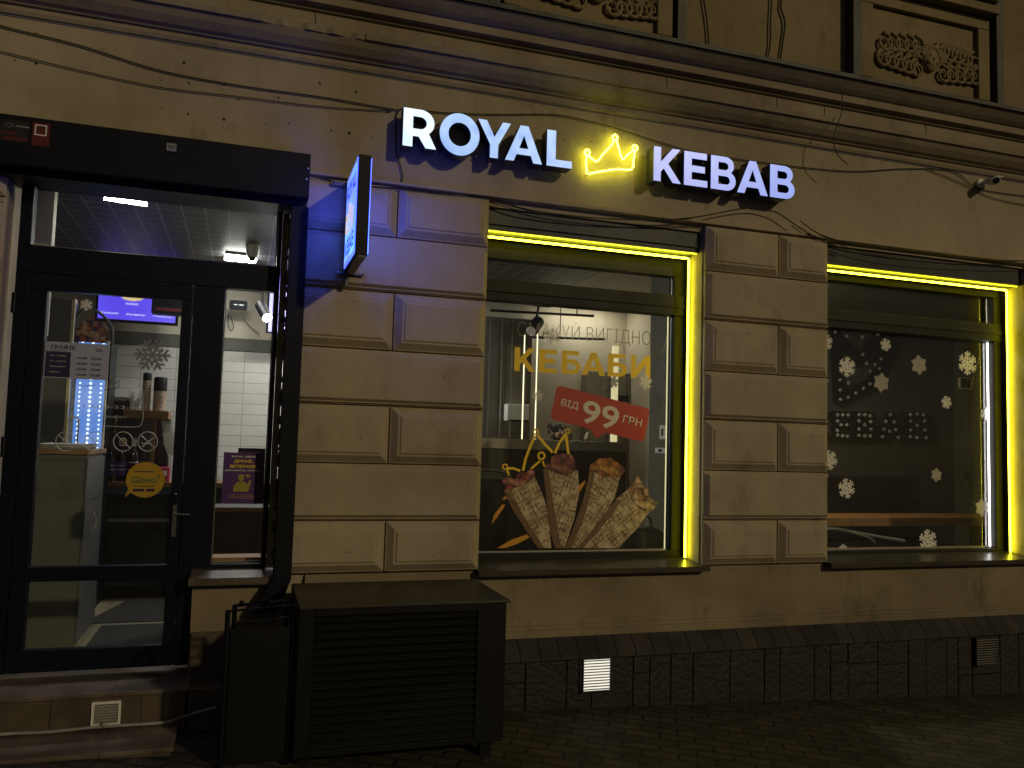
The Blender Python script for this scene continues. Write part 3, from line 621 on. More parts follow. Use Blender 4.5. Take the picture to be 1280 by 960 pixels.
# ------------------------------------------------------------------ lit plinth vents
def plinth_vent(p0, p1, lit, label):
    a = px(p0, -.145); b = px(p1, -.145); t = thing('vent_grille', (a[0], -.145, b[2]), label, 'vent', 'vent grilles')
    g = G(); w = .008
    g.box(a[0] - w, b[0] + w, -.150, -.128, a[2], a[2] + w); g.box(a[0] - w, b[0] + w, -.150, -.128, b[2] - w, b[2]); g.box(a[0] - w, a[0], -.150, -.128, b[2], a[2]); g.box(b[0], b[0] + w, -.150, -.128, b[2], a[2]); mk('frame', g, M['flash'], t)
    g = G(); g.box(a[0], b[0], -.142, -.1405, b[2], a[2]); mk('backing', g, (emit('vent_lit', (1, .97, .85), .9) if lit else M['black']), t)
    g = G(); n = 11
    for k in range(n):
        z = b[2] + (a[2] - b[2]) * (k + .5) / n; g.box(a[0], b[0], -.150, -.1425, z - .0025, z + .0035)
    mk('slats', g, M['steel'], t)
plinth_vent((730, 825), (762, 862), True, 'brightly lit louvred vent low in the dark stone plinth')
plinth_vent((1221, 799), (1246, 830), False, 'unlit dark louvred vent in the plinth at far right')

# ------------------------------------------------------------------ black louvred cabinet
K = thing('louvred_cabinet', (.84, -.45, 0), 'large black louvred metal cabinet standing on the pavement against the pier', 'cabinet')
kx0, kx1, ky0, ky1, kz = .31, 1.375, -.85, -.18, .885
g = G(); g.box(kx0, kx1 + .005, ky0 - .01, ky1, kz - .014, kz); mk('top_panel', g, mat('cabinet_top', (.035, .030, .024), .42, noise=.6, nscale=14, bump=.1), K, bevel=.003)
M['cabblack'] = mat('cabinet_black', (.0045, .005, .005), .55, noise=.4, spec=.25)
g = G(); zb = .17
g.box(kx0, kx0 + .075, ky0, ky1 - .01, zb, kz - .0145); g.box(kx1 - .17, kx1 - .015, ky0, ky1 - .01, zb, kz - .0145); g.box(kx0 + .075, kx1 - .17, ky0 + .03, ky1 - .01, zb, kz - .0145); g.box(kx0 + .075, kx1 - .17, ky0, ky0 + .029, kz - .05, kz - .0145); g.box(kx0 + .075, kx1 - .17, ky0, ky0 + .029, zb, zb + .03)
mk('body', g, M['cabblack'], K, bevel=.003)
n = 16
for k in range(n):
    z = zb + .045 + (kz - .06 - zb - .055) * k / (n - 1)
    g = G(); g.add([(kx0 + .078, ky0 + .025, z + .022), (kx1 - .173, ky0 + .025, z + .022), (kx1 - .173, ky0 - .004, z - .008), (kx0 + .078, ky0 - .004, z - .008), (kx0 + .078, ky0 + .001, z - .011), (kx1 - .173, ky0 + .001, z - .011)], [(0, 1, 2, 3), (3, 2, 5, 4)])
    mk('louvre', g, M['cabblack'], K)
for x in (kx0 + .05, kx1 - .09):
    for y in (ky0 + .08, ky1 - .1):
        g = G(); g.box(x - .03, x + .03, y - .03, y + .03, gz(x, y) - .01, zb); mk('foot', g, M['cabblack'], K)
# black folding frame stand left of it
S = thing('folding_stand', (.1, -.7, .1), 'black folding metal frame stand leaning beside the louvred cabinet', 'stand')
fy = -.80
a = px((285, 764), fy); b = px((376, 757), fy); c = px((283, 948), fy)
g = G(); g.tube([(a[0], fy, gz(a[0], fy)), (a[0], fy, a[2]), (b[0] - .03, fy, b[2] + .005), (b[0] - .03, fy, gz(0, fy))], .013, 8); mk('front_frame', g, M['black'], S, smooth=True)
g = G(); g.tube([(a[0] + .03, fy + .42, gz(a[0], fy)), (a[0] + .03, fy + .06, a[2] + .012), (b[0] - .06, fy + .06, b[2] + .018), (b[0] - .06, fy + .42, gz(0, fy))], .012, 8); mk('rear_frame', g, M['black'], S, smooth=True)
g = G(); g.box(a[0] + .02, b[0] - .045, fy - .006, fy + .006, .16, a[2] - .085); mk('panel', g, M['cabblack'], S)
g = G(); g.tube([(a[0] + .03, fy - .01, a[2] - .055), (a[0] + .16, fy - .01, a[2] - .05), (b[0] - .05, fy - .01, b[2] - .05)], .008, 6)
for q in ((a[0] + .06), (a[0] + .19)): g.ball(q, fy + .04, a[2] + .03, .012)
mk('hinge_bar', g, M['chrome'] if False else M['black'], S, smooth=True)

# ================================================================== SIGN LETTERS
YB, YFc = -.02, -.14
zb0 = 3.487
def letter(ch, pl, pr, label, fm, grp, zt=3.722, zb=3.487):
    xl = W(pl, 200, YFc)[0]; xr = W(pr, 200, YFc)[0]
    t = thing('sign_letter', ((xl + xr) / 2, YB, zb), label, 'letter', grp)
    if ch == 'O': zb -= .008; zt += .008
    lp = glyph(ch, xl, zb, xr - xl, zt - zb)
    g = G(); g.poly(lp, YFc + .004, .10); mk('letter_side', g, M['return'], t)
    g = G(); g.poly(lp, YFc, .0035); mk('letter_face', g, fm, t)
    for x in (xl + .03, xr - .05 if xr - xl > .12 else xl + .03): pass
    g = G(); g.tube([(xl + .02, YFc + .1, zb + .03), (xl + .02, -.001, zb + .03)], .006, 6); g.tube([(xl + .02, YFc + .1, zt - .03), (xl + .02, -.001, zt - .03)], .006, 6); mk('stand_off', g, M['return'], t)
gr = 'glowing letters of the shop name'
letter('R', 502.5, 543.5, 'brightest white glowing letter R, first on the sign', M['sign_white'], gr)
letter('O', 548.5, 598.5, 'glowing ice-white round letter O after the bright R', M['sign_ice'], gr)
letter('Y', 596.5, 637.5, 'glowing ice-white letter Y between O and A', M['sign_ice'], gr)
letter('A', 631.5, 677.5, 'glowing ice-white letter A between Y and L', M['sign_ice'], gr)
letter('L', 683.5, 715, 'glowing ice-white letter L just left of the crown', M['sign_ice'], gr)
letter('K', 817.5, 851.5, 'periwinkle glowing letter K just right of the neon crown', M['sign_blue'], gr)
letter('E', 855.5, 884.5, 'periwinkle glowing letter E right of the K', M['sign_blue'], gr)
letter('B', 889, 920.5, 'periwinkle glowing letter B between E and A', M['sign_blue'], gr)
letter('A', 922, 960, 'periwinkle glowing letter A between the two letters B', M['sign_blue'], gr)
letter('B', 963, 994, 'periwinkle glowing letter B, last letter on the sign', M['sign_blue'], gr)
# crown
def z6(x, y): return (680 + x / 3.556, 100 + y / 3.556)
t = thing('crown_neon_sign', (W(765, 215, -.04)[0], 0, W(765, 218, -.04)[1]), 'yellow neon crown between the two glowing words', 'neon sign')
cp_ = [(192, 334), (214, 350), (236, 361), (262, 330), (290, 300), (304, 284), (309, 269), (321, 269), (334, 310), (350, 352), (374, 330), (398, 313)]
g = G(); g.tube(smooth_path([px(z6(*p), -.045) for p in cp_], 4), .0062, 8)
g.tube(smooth_path([px(z6(*p), -.045) for p in [(190, 335), (187, 370), (190, 400), (196, 416), (250, 407), (320, 397), (389, 396), (398, 350), (405, 314)]], 4), .0062, 8)
for c_ in ((192, 322), (315, 256), (404, 302)):
    g.tube([px(z6(c_[0] + 11 * math.cos(R(24 * i)), c_[1] + 12 * math.sin(R(24 * i))), -.045) for i in range(15)], .0062, 8, closed=True)
mk('glowing_tube', g, M['crown'], t, smooth=True)
g = G()
for p in ((196, 416), (389, 396), (236, 361), (350, 352)): q = px(z6(*p), -.045); g.tube([(q[0], -.038, q[2]), (q[0], -.001, q[2])], .004, 6)
mk('clip', g, M['white'], t)

# ------------------------------------------------------------------ blade sign
t = thing('blade_sign', (.57, -.36, 2.68), 'lit blue double-sided projecting sign beside the door', 'sign')
sx0, sx1, sy0, sy1, sz0, sz1 = .530, .600, -.60, -.12, 2.685, 3.235
g = G(); g.box(sx0 + .002, sx1 - .002, sy0, sy1, sz0, sz1); mk('case', g, M['navy'], t, bevel=.003)
def bluepanel():
    m, tt, b, N, L = nt('blue_lightbox'); tc = N.new('ShaderNodeTexCoord'); sep = N.new('ShaderNodeSeparateXYZ'); L.new(tc.outputs['Object'], sep.inputs[0])
    n = N.new('ShaderNodeTexNoise'); n.inputs['Scale'].default_value = 3.5; L.new(tc.outputs['Object'], n.inputs['Vector'])
    r = N.new('ShaderNodeValToRGB'); r.color_ramp.elements[0].position = .4; r.color_ramp.elements[0].color = (.035, .06, 1, 1); r.color_ramp.elements[1].position = .62; r.color_ramp.elements[1].color = (.04, .13, 1, 1)
    L.new(n.outputs[0], r.inputs[0]); L.new(r.outputs[0], b.inputs['Emission Color']); b.inputs['Emission Strength'].default_value = 6.5; b.inputs['Base Color'].default_value = (.1, .1, .3, 1); b.inputs['Base Color'].default_value = (.05, .06, .2, 1); return m
bp = bluepanel()
M['bluew'] = emit('pale_panel', (.20, .30, 1), .8)
for s, xf, xt in ((-1, sx0, sx0 - .0025), (1, sx1, sx1 + .0025)):
    def bx(g, ya, yb, za, zb_, d=.0): g.box(xf if d == 0 else xt, xt if d == 0 else xt + s * d, ya, yb, za, zb_)
    g = G(); bx(g, sy0 + .012, sy1 - .012, sz0 + .012, sz1 - .012); pn = mk('light_panel', g, bp, t)
    # border, words, crown on the face
    g = G(); b0 = .0015
    for q in ((sy0 + .012, sy1 - .012, sz1 - .03, sz1 - .012), (sy0 + .012, sy1 - .012, sz0 + .012, sz0 + .03), (sy0 + .012, sy0 + .03, sz0 + .03, sz1 - .03), (sy1 - .03, sy1 - .012, sz0 + .03, sz1 - .03)): bx(g, *q, d=b0)
    mk('border', g, M['bluew'], pn)
    for wd, za, zb_ in (('ROYAL', 3.08, 3.17), ('KEBAB', 2.75, 2.84)):
        g = G(); wsum = sum(GL[c][0] for c in wd) + .12 * 4; x = 0; gg = G()
        for c in wd: gg.poly(glyph(c, x, 0, GL[c][0], 1), 0, .0); x += GL[c][0] + .12
        L_ = .38
        def mp(v):
            yy = v[0] / (x - .12) * L_; Y_ = (sy1 - .05 - yy) if s < 0 else (sy0 + .05 + yy)
            return (xt + s * .002, Y_, za + v[2] * (zb_ - za))
        g.add([mp(v) for v in gg.v], gg.f); mk('lettering', g, M['navyink'], pn)
    g = G(); cc = [(.0, .0), (.06, .75), (.3, .35), (.52, 1), (.7, .35), (.95, .7), (.9, .0)]
    P_ = [(xt + s * .003, (sy1 - .10 - u * .26) if s < 0 else (sy0 + .10 + u * .26), 2.885 + v * .14) for u, v in cc]
    g.tube(P_, .008, 6, closed=True); mk('crown_mark', g, emit('lit_yellow', (1, .85, .1), .55), pn)
g = G(); g.box(.50, .65, -.105, -.088, 2.672, 2.684); g.box(.545, .585, -.6, -.088, 2.672, 2.6845)
g.box(.44, .60, -.105, -.088, 3.20, 3.225); g.box(.54, .56, -.12, -.088, 2.6, 3.25)
mk('bracket', g, M['cab'], t)
g = G()
for p in ((.455, 3.212), (.49, 3.212), (.50, 2.678), (.645, 2.678)): g.ball(p[0], -.108, p[1], .007)
mk('bolt', g, M['chrome'], t)

# ================================================================== CABLES, CAMERA, HOLES
def cable(pts, Y, r, label, m=M['cable'], n=8):
    g = G(); g.tube(smooth_path([px(p, Y) for p in pts], n), r, 6); return tag(mk('wall_cable', g, m, smooth=True), label, 'cable', 'cables along the facade')
cable([(-30, 20), (0, 32), (100, 57), (200, 88), (300, 107), (400, 121), (470, 133), (500, 138)], -.012, .004, 'upper black cable crossing the plaster at top left')
cable([(-30, 56), (0, 64), (100, 88), (200, 109), (300, 121), (400, 133), (490, 139)], -.012, .003, 'lower thin cable crossing the plaster at top left')
cable([(389, 215), (420, 222), (470, 229), (497, 231), (503, 222), (500, 205), (495, 188), (497, 140), (520, 138), (560, 141), (620, 143), (690, 143), (730, 150), (770, 160), (820, 176), (870, 190), (960, 204), (1060, 214), (1130, 211), (1190, 214), (1225, 236), (1290, 246)], -.012, .0035, 'long thin cable looping from the door header behind the glowing words to the right edge')
cable([(389, 220), (440, 231), (500, 236), (560, 243), (610, 246), (660, 262), (740, 272), (820, 275), (872, 271), (920, 262), (947, 260), (958, 262), (975, 268), (1000, 285), (1030, 302), (1060, 312)], -.062, .0045, 'cable sagging under the words and rising over the middle pier')
cable([(612, 250), (680, 268), (740, 276), (800, 281), (850, 283), (876, 284), (877, 300), (872, 310)], -.016, .0032, 'thin cable along the shutter box, dropping at its right end')
cable([(1000, 276), (1030, 295), (1090, 310), (1170, 320), (1240, 325), (1290, 326)], -.055, .004, 'cable running over the shutter box of the snowflake window')
cable([(1010, 292), (1090, 318), (1180, 329), (1290, 333)], -.055, .0028, 'lowest thin cable over the snowflake window')
cable([(1160, 212), (1200, 228), (1240, 247), (1290, 258)], -.012, .003, 'short cable slanting from behind the security camera to the right edge')
cable([(1053, 118), (1052, 140), (1043, 168), (1045, 190), (1060, 206)], -.20, .0035, 'dark cable hanging in a curve down from the cornice')
cable([(1053, 60), (1053, 90), (1054, 118)], -.28, .0035, 'dark vertical cable end on the cornice flashing above the hanging curve') if False else None
cable([(965, -10), (963, 30), (962, 60), (952, 98)], .10, .006, 'left one of two black cables coming down the upper wall')
cable([(978, -10), (976, 10), (981, 30), (976, 70), (974, 104)], .10, .007, 'right one of two black cables coming down the upper wall')
cable([(878, -10), (884, 30), (886, 60), (888, 86)], .10, .006, 'thin black cable down the upper wall beside the left ornament panel')
cable([(986, 290), (984, 240), (993, 250)], -.02, .002, 'tiny cable tail behind the last letter') if False else None
g = G()
for p in ((45, 42), (19, 75), (45, 79), (201, 100), (236, 104), (280, 106), (313, 110), (348, 122), (378, 120), (298, 124), (416, 130), (202, 135), (235, 142), (280, 149), (333, 155), (361, 154), (400, 104), (230, 78), (485, 140), (414, 163), (437, 166), (466, 172), (445, 115), (560, 196), (648, 170), (706, 175), (740, 177), (1044, 760), (812, 733)):
    q = px(p, -.002); g.ball(q[0], -.001, q[2], random.uniform(.004, .010) if p[1] < 600 else .006, 8, 5, sy=.4)
mk('drill_hole', g, M['cable'], B)
# security camera
p = px((1240, 228), -.10); t = thing('security_camera', (p[0], 0, p[2]), 'small pale security camera on the frieze at the upper right', 'security camera')
g = G(); g.tube([(p[0] - .03, 0, p[2] + .01), (p[0] - .03, -.03, p[2] + .01)], .035, 14); g.tube([(p[0] - .03, -.03, p[2] + .01), (p[0] - .015, -.07, p[2] + .005)], .012, 8); mk('mount', g, M['white'], t, smooth=True)
g = G(); g.tube([(p[0] + .045, -.05, p[2] + .03), (p[0] - .035, -.17, p[2] - .01)], .032, 16); g.box(p[0] - .02, p[0] + .05, -.16, -.04, p[2] + .03, p[2] + .036); mk('housing', g, M['white'], t, smooth=True)
g = G(); g.tube([(p[0] - .034, -.169, p[2] - .0095), (p[0] - .038, -.175, p[2] - .0115)], .024, 14); mk('lens', g, M['black'], t, smooth=True)

# ================================================================== INTERIOR
FL = .36; CE = 3.2; BY = 3.2
g = G(); g.box(-1.95, 4.0, T + .001, BY + .02, FL - .1, FL); tag(mk('floor', g, M['floor_tile']), kind='structure')
g = G(); g.box(4.001, 9.6, T + .001, 2.75, FL - .1, FL); tag(mk('floor', g, M['dark_wall']), kind='structure')
IN = thing('shop_interior', (1, 2, FL), 'fitted interior walls and ceilings of the lit shop behind the glass', 'shop interior')
g = G(); g.box(-1.95, 2.9, T + .001, BY, CE, CE + .08); mk('grid_ceiling', g, M['ceil_grid'], IN)
g = G(); g.box(2.901, 4.0, T + .001, BY, CE, CE + .08); mk('plain_ceiling', g, M['white_wall'], IN)
g = G(); g.box(4.001, 9.6, T + .001, 2.75, CE + .001, CE + .08); mk('dark_ceiling', g, M['olive_wall'], IN)
g = G(); g.box(-1.95, 1.6, BY, BY + .1, FL, 2.50); mk('tiled_wall', g, M['tile'], IN)
g = G(); g.box(-1.95, 1.6, BY - .01, BY + .1, 2.501, 2.62); mk('wall_band', g, M['dark_wall'], IN)
g = G(); g.box(-1.95, 1.6, BY, BY + .1, 2.621, CE); mk('upper_wall', g, M['white_wall'], IN)
g = G(); g.box(1.601, 3.979, BY, BY + .1, FL, CE); mk('rear_wall', g, M['white_wall'], IN)
g = G(); g.box(-2.05, -1.951, T, BY + .1, FL, CE); mk('side_wall', g, M['dark_wall'], IN)
g = G(); g.box(3.98, 4.02, T + .001, BY - .001, FL, CE - .001); mk('partition', g, M['white_wall'], IN)
g = G(); g.box(3.16, 3.34, T + .001, 1.05, FL, CE - .001); mk('return_wall', g, M['olive_wall'], IN)
g = G(); g.box(4.021, 9.6, 2.62, 2.72, FL, CE); mk('dark_feature_wall', g, M['dark_wall'], IN)
g = G(); g.box(7.98, 8.1, 1.0, 2.619, FL, CE); mk('side_wall', g, M['olive_wall'], IN)
# floor mats
a = WZ(130, 783, FL); 
g = G(); g.box(-.85, .1, .5, 1.36, FL + .002, FL + .012); tag(mk('floor_mat', g, M['mat'], bevel=.003), 'dark ribbed doormat just inside the entrance', 'mat', 'floor mats')
g = G(); g.add([(-.98, 1.47, FL + .006), (.2, 1.47, FL + .006), (.2, 2.3, FL + .006), (-.80, 2.3, FL + .006), (-.98, 1.47, FL), (.2, 1.47, FL), (.2, 2.3, FL), (-.80, 2.3, FL)], [(0, 1, 2, 3), (0, 4, 5, 1), (1, 5, 6, 2), (2, 6, 7, 3), (3, 7, 4, 0)]); tag(mk('floor_mat', g, M['mat']), 'farther dark mat in front of the serving counter', 'mat', 'floor mats')
# ceiling lights
def ceil_light(p0, p1, w, label, drop=0):
    CE = globals()['CE'] - drop
    a = WZ(*p0, CE - .03); b = WZ(*p1, CE - .03); t = thing('ceiling_light', (a[0], a[1], CE - .05), label, 'ceiling light', 'ceiling lights')
    g = G(); d = Vector((b[0] - a[0], b[1] - a[1], 0)); n_ = Vector((-d.y, d.x, 0)).normalized() * w
    A_, B_ = Vector((a[0], a[1], 0)), Vector((b[0], b[1], 0)); q = [A_ - n_, B_ - n_, B_ + n_, A_ + n_]
    g.add([(v.x, v.y, CE - .035) for v in q] + [(v.x, v.y, CE - .02) for v in q], [(0, 1, 2, 3), (0, 1, 5, 4), (1, 2, 6, 5), (2, 3, 7, 6), (3, 0, 4, 7)]); mk('diffuser', g, M['fluor'], t)
    q2 = [A_ - n_ * 1.3, B_ - n_ * 1.3, B_ + n_ * 1.3, A_ + n_ * 1.3]; g = G(); g.add([(v.x, v.y, CE - .0195) for v in q2] + [(v.x, v.y, CE - .001) for v in q2], [(0, 1, 2, 3), (4, 7, 6, 5), (0, 1, 5, 4), (1, 2, 6, 5), (2, 3, 7, 6), (3, 0, 4, 7)]); mk('casing', g, M['white'], t)
ceil_light((130, 248), (184, 256), .016, 'long slim ceiling light near the door, at the left', .07)
ceil_light((281, 322), (320, 326), .085, 'short bright ceiling light farther back in the shop')
def fill_light(x, y, l, label, fm=None):  # lamps added out of view to brighten the rooms
    t = thing('ceiling_light', (x, y, CE - .05), label, 'ceiling light', 'ceiling lights')
    g = G(); g.box(x - l, x + l, y - .06, y + .06, CE - .035, CE - .02); mk('diffuser', g, fm or M['fluor'], t)
    g = G(); g.box(x - l - .02, x + l + .02, y - .08, y + .08, CE - .0195, CE - .001); mk('casing', g, M['white'], t)
fill_light(.9, 2.3, .5, 'added unseen ceiling light over the serving counter behind the pier')  # added fill for the counter and tiled wall, out of view
fill_light(3.4, 2.95, .35, 'added unseen ceiling light in the back room behind the window lettering', emit('back_room_fill', (1, .90, .70), 15))  # added fill for the rear wall, kept out of view
t = thing('ceiling_light', (4.45, 1.3, CE - .05), 'added unseen fill light of the dark room, behind the middle pier', 'ceiling light', 'ceiling lights')  # added lamp, out of view, makes the dark inner wall readable
g = G(); g.box(4.30, 4.55, 1.1, 1.35, CE - .035, CE - .02); mk('diffuser', g, emit('dark_room_fill', (1, .92, .70), 110), t)
g = G(); g.box(4.28, 4.57, 1.08, 1.37, CE - .0195, CE - .001); mk('casing', g, M['white'], t)
# ceiling camera dome
a = WZ(316, 306, CE); t = thing('dome_camera', (a[0], a[1], CE - .1), 'small white dome camera under the grid ceiling', 'camera')
g = G(); g.lathe(a[0], a[1], CE - .10, [(.04, 0), (.05, .03), (.055, .098)], 14); mk('housing', g, M['white'], t, smooth=True)
g = G(); g.ball(a[0], a[1], CE - .105, .028); mk('lens', g, M['black'], t, smooth=True)
# pale lit column seen at the left end of the transom
g = G(); a = px((47, 250), .45); b = px((66, 300), .45); g.box(a[0], b[0], .42, .5, FL + 1.9, CE - .001); tag(mk('interior_column', g, M['white_wall']), 'pale narrow column seen at the left end of the transom', 'column')
# TV menu
t = thing('menu_screen', (-.9, 2.95, 2.6), 'lit blue menu screen hanging above the counter', 'screen')
Y = 2.9; a = px((124, 362), Y); b = px((219, 404), Y)
g = G(); g.box(a[0] - .02, b[0] + .02, Y, Y + .05, b[1 + 1] - .02, a[2] + .35); mk('case', g, M['black'], t)
z0 = b[2]; z1 = a[2] + .30
g = G(); g.box(a[0], b[0], Y - .004, Y - .001, z0, z1); sc = mk('display', g, emit('menu_blue', (.09, .05, .85), 1.1), t)
g = G(); rr = random.Random(9)
for cx_, cw in ((a[0] + .05, .06), (a[0] + .27, .13), (a[0] + .55, .08)):
    g.poly([[(cx_ + cw * (.9 + .15 * math.sin(5 * R(i * 20))) * math.cos(R(i * 20)), z0 + .26 + cw * .7 * math.sin(R(i * 20))) for i in range(18)]], Y - .006, .0)
mk('dish_picture', g, emit('dish', (1, .75, .35), .8), sc)
g = G(); text(g, 'Кебаб    Донер    Лаваш', a[0] + .02, z0 + .04, b[0] - .03, z0 + .06, Y - .006); text(g, 'Кебаб', a[0] + .22, z0 + .135, a[0] + .32, z0 + .155, Y - .006); mk('caption', g, emit('caption', (.8, .85, 1), 1), sc)
t = thing('menu_screen', (.1, 2.9, 2.6), 'edge of a second blue screen seen through the sidelight', 'screen')
a = px((337, 374), Y); b = px((345, 415), Y); g = G(); g.box(a[0] - .02, a[0] + .55, Y, Y + .05, b[2] - .01, a[2] + .3); mk('case', g, M['black'], t)
g = G(); g.box(a[0], a[0] + .5, Y - .004, Y - .001, b[2], a[2] + .28); mk('display', g, bpy.data.materials['menu_blue'], t)
# dark shelf unit left of the small red screen
a = px((190, 372), 2.6); b = px((224, 393), 2.6); g = G(); g.box(a[0], b[0] + .1, 2.6, 2.75, b[2], a[2] + .2); tg = tag(mk('wall_oven', g, M['black'], bevel=.004), 'black box mounted high in front of the menu screen', 'appliance')
g = G(); g.box(a[0] + .03, b[0] + .08, 2.595, 2.599, b[2] + .02, b[2] + .05); mk('red_trim', g, M['redink'], tg)
# router and spotlight through the sidelight
a = px((287, 375), 3.0); b = px((309, 388), 3.0); t = thing('router', (a[0], 3.0, b[2]), 'black wall router with two small lights', 'router')
g = G(); g.poly([rrect(a[0], b[2], b[0], a[2], .02)], 2.98, .04); mk('case', g, M['black'], t)
g = G(); g.box(a[0] + .04, a[0] + .07, 2.976, 2.979, b[2] + .04, b[2] + .046); g.box(a[0] + .085, a[0] + .125, 2.976, 2.979, b[2] + .04, b[2] + .046); mk('indicator', g, emit('indicator', (1, 1, 1), 1.5), t)
g = G(); g.tube(smooth_path(pxs([(286, 392), (285, 405), (289, 413), (292, 408), (288, 395)], 3.17)), .004, 5); tag(mk('interior_cable', g, M['cable']), 'small looped black cable below the router', 'cable')
g = G(); g.tube(smooth_path(pxs([(303, 398), (314, 409), (325, 418)], 3.17)), .003, 5); tag(mk('interior_cable', g, M['cable']), 'thin slanting cable right of the router loop', 'cable')
def spot(p_base, p_end, Y, r, label, lit):
    a = Vector(px(p_base, Y)); b = Vector(px(p_end, Y - .12)); t = thing('spotlight', tuple(a), label, 'spotlight', 'black track spotlights')
    g = G(); g.tube([tuple(a), tuple(b)], r, 14); mk('barrel', g, M['black'], t, smooth=True)
    g = G(); g.tube([tuple((a + b) / 2), (a.x, a.y, a.z + .16)], .012, 6); g.box(a.x - .05, a.x + .12, a.y - .02, a.y + .02, a.z + .15, a.z + .19); mk('arm', g, M['black'], t)
    d = (b - a).normalized(); g = G(); g.tube([tuple(b + d * .001), tuple(b + d * .006)], r * .85, 12); mk('lens', g, M['fluor'] if lit else M['white'], t)
spot((325, 381), (334, 397), 2.2, .045, 'black spotlight behind the sidelight with a bright rim', True)
# counter
cz1 = 1.305
t = thing('serving_counter', (0, 2.4, FL), 'dark serving counter with a wooden top behind the door', 'counter')
g = G(); g.box(-1.3, 1.3, 2.28, 2.75, cz1 - .04, cz1); mk('counter_top', g, M['wood'], t, bevel=.003)
g = G(); g.box(-1.3, 1.3, 2.40, 2.72, FL + .1, cz1 - .041); mk('body', g, M['darksteel'], t)
g = G(); g.box(-1.3, -.45, 2.30, 2.32, cz1 - .10, cz1 - .042); mk('front_strip', g, mat('slate_blue', (.06, .10, .16), .4), t)
g = G(); g.box(-1.3, -.52, 2.30, 2.33, .985, 1.01); mk('steel_strip', g, M['steel'], t)
g = G(); g.box(-1.3, 1.3, 2.42, 2.7, FL, FL + .0995); mk('kick_board', g, M['black'], t)
g = G(); g.box(-.46, -.435, 2.36, 2.40, FL + .1, 1.27); mk('trim_post', g, M['cab'], t)
# bottles
def bottle(px_, label, capm, labm, k):
    q = px((px_, 600), 2.36); x = q[0]; t = thing('bottle', (x, 2.36, cz1), label, 'bottle', 'bottles on the counter')
    g = G(); g.lathe(x, 2.36, cz1, [(.036, 0), (.038, .01), (.038, .19), (.03, .225), (.014, .255), (.013, .31)], 16); mk('glass_body', g, M['bottle'], t, smooth=True)
    g = G(); g.lathe(x, 2.36, cz1, [(.016, .285), (.017, .345), (.012, .35)], 12); mk('cap', g, capm, t, smooth=True)
    g = G(); g.lathe(x, 2.36, cz1, [(.0388, .05), (.0388, .16)], 16); mk('paper_label', g, labm, t, smooth=True)
    if k < 2:
        g = G(); g.lathe(x, 2.36, cz1, [(.0396, .09), (.0396, .098)], 16); g.lathe(x, 2.36, cz1, [(.0396, .125), (.0396, .13)], 16); mk('label_line', g, M['white'], t)
    else:
        g = G(); g.lathe(x, 2.36, cz1, [(.0396, .10), (.0396, .15)], 16); mk('label_band', g, M['redink'], t)
bottle(137.5, 'dark bottle with tan cap, leftmost on the counter', M['tan'], mat('lab_purple', (.12, .06, .4), .5), 0)
bottle(151, 'dark bottle with orange-gold cap and violet label, middle of three', mat('cap_gold', (.5, .25, .03), .4), bpy.data.materials['lab_purple'], 1)
bottle(165, 'bottle with white cap and red and white label, behind the round sticker', M['white'], M['white'], 2)
g = G(); a = px((126, 590), 2.33); g.box(a[0] - .01, a[0] + .10, 2.33, 2.43, cz1, cz1 + .07); tag(mk('wooden_tray', g, M['tan'], bevel=.004), 'small brown box on the counter left of the bottles', 'box')
# coffee machine (dark)
t = thing('coffee_machine', (-.85, 2.6, cz1), 'black coffee machine standing behind the bottles', 'coffee machine')
a = px((128, 500), 2.55); b = px((164, 598), 2.55)
g = G(); g.box(a[0], b[0] + .28, 2.55, 2.7, cz1, a[2] - .1); g.box(a[0], b[0], 2.47, 2.7, a[2] - .1, a[2]); mk('body', g, M['bottle'], t, bevel=.012)
g = G(); g.box(a[0] + .01, b[0] - .01, 2.50, 2.68, a[2] + .001, a[2] + .03); mk('cup_rack', g, M['steel'], t)
g = G(); g.tube(smooth_path([(a[0] + .13, 2.46, a[2] - .12), (a[0] + .125, 2.44, a[2] - .2), (a[0] + .12, 2.45, a[2] - .27)]), .008, 6); mk('steam_wand', g, M['chrome'], t, smooth=True)
# cup shelf
a = px((155, 512), 2.2); b = px((211, 524), 2.2)
sh = thing('cup_shelf', (a[0], 2.2, b[2]), 'brown wooden shelf holding cups and straws above the counter', 'shelf')
g = G(); g.box(a[0], b[0], 2.15, 2.38, b[2], a[2]); mk('board', g, M['wood'], sh, bevel=.003)
g = G(); q = px((190, 560), 2.3); g.box(q[0] - .015, q[0] + .015, 2.30, 2.33, cz1, b[2] - .001); mk('post', g, M['wood'], sh)
zt_ = a[2] + .001
def cups(pxc, h, r, label, top):
    x = px((pxc, 510), 2.26)[0]; t = thing('cup_stack', (x, 2.26, zt_), label, 'cup stack', 'stacks of paper cups')
    n = 9; pr = []
    for k in range(n): pr += [(r * .95, h * k / n), (r * 1.04, h * (k + .85) / n)]
    g = G(); g.lathe(x, 2.26, zt_, pr + [(r, h)], 18); mk('paper_cups', g, mat('cup_paper', (.5, .4, .33), .6, noise=.2) if 'cup_paper' not in bpy.data.materials else bpy.data.materials['cup_paper'], t, smooth=True)
    g = G(); g.lathe(x, 2.26, zt_, [(r * 1.02, h), (r * 1.02, h + top), (r * .85, h + top + .015)], 18); mk('lids', g, M['black'], t, smooth=True)
cups(182, .24, .032, 'tall thin stack of paper cups with black lids', .05); cups(199, .16, .05, 'wide stack of paper cups topped by many black lids', .10)
x = px((167, 505), 2.26)[0]; t = thing('straw_holder', (x, 2.26, zt_), 'clear holder full of pale straws left of the cup stacks', 'straw holder')
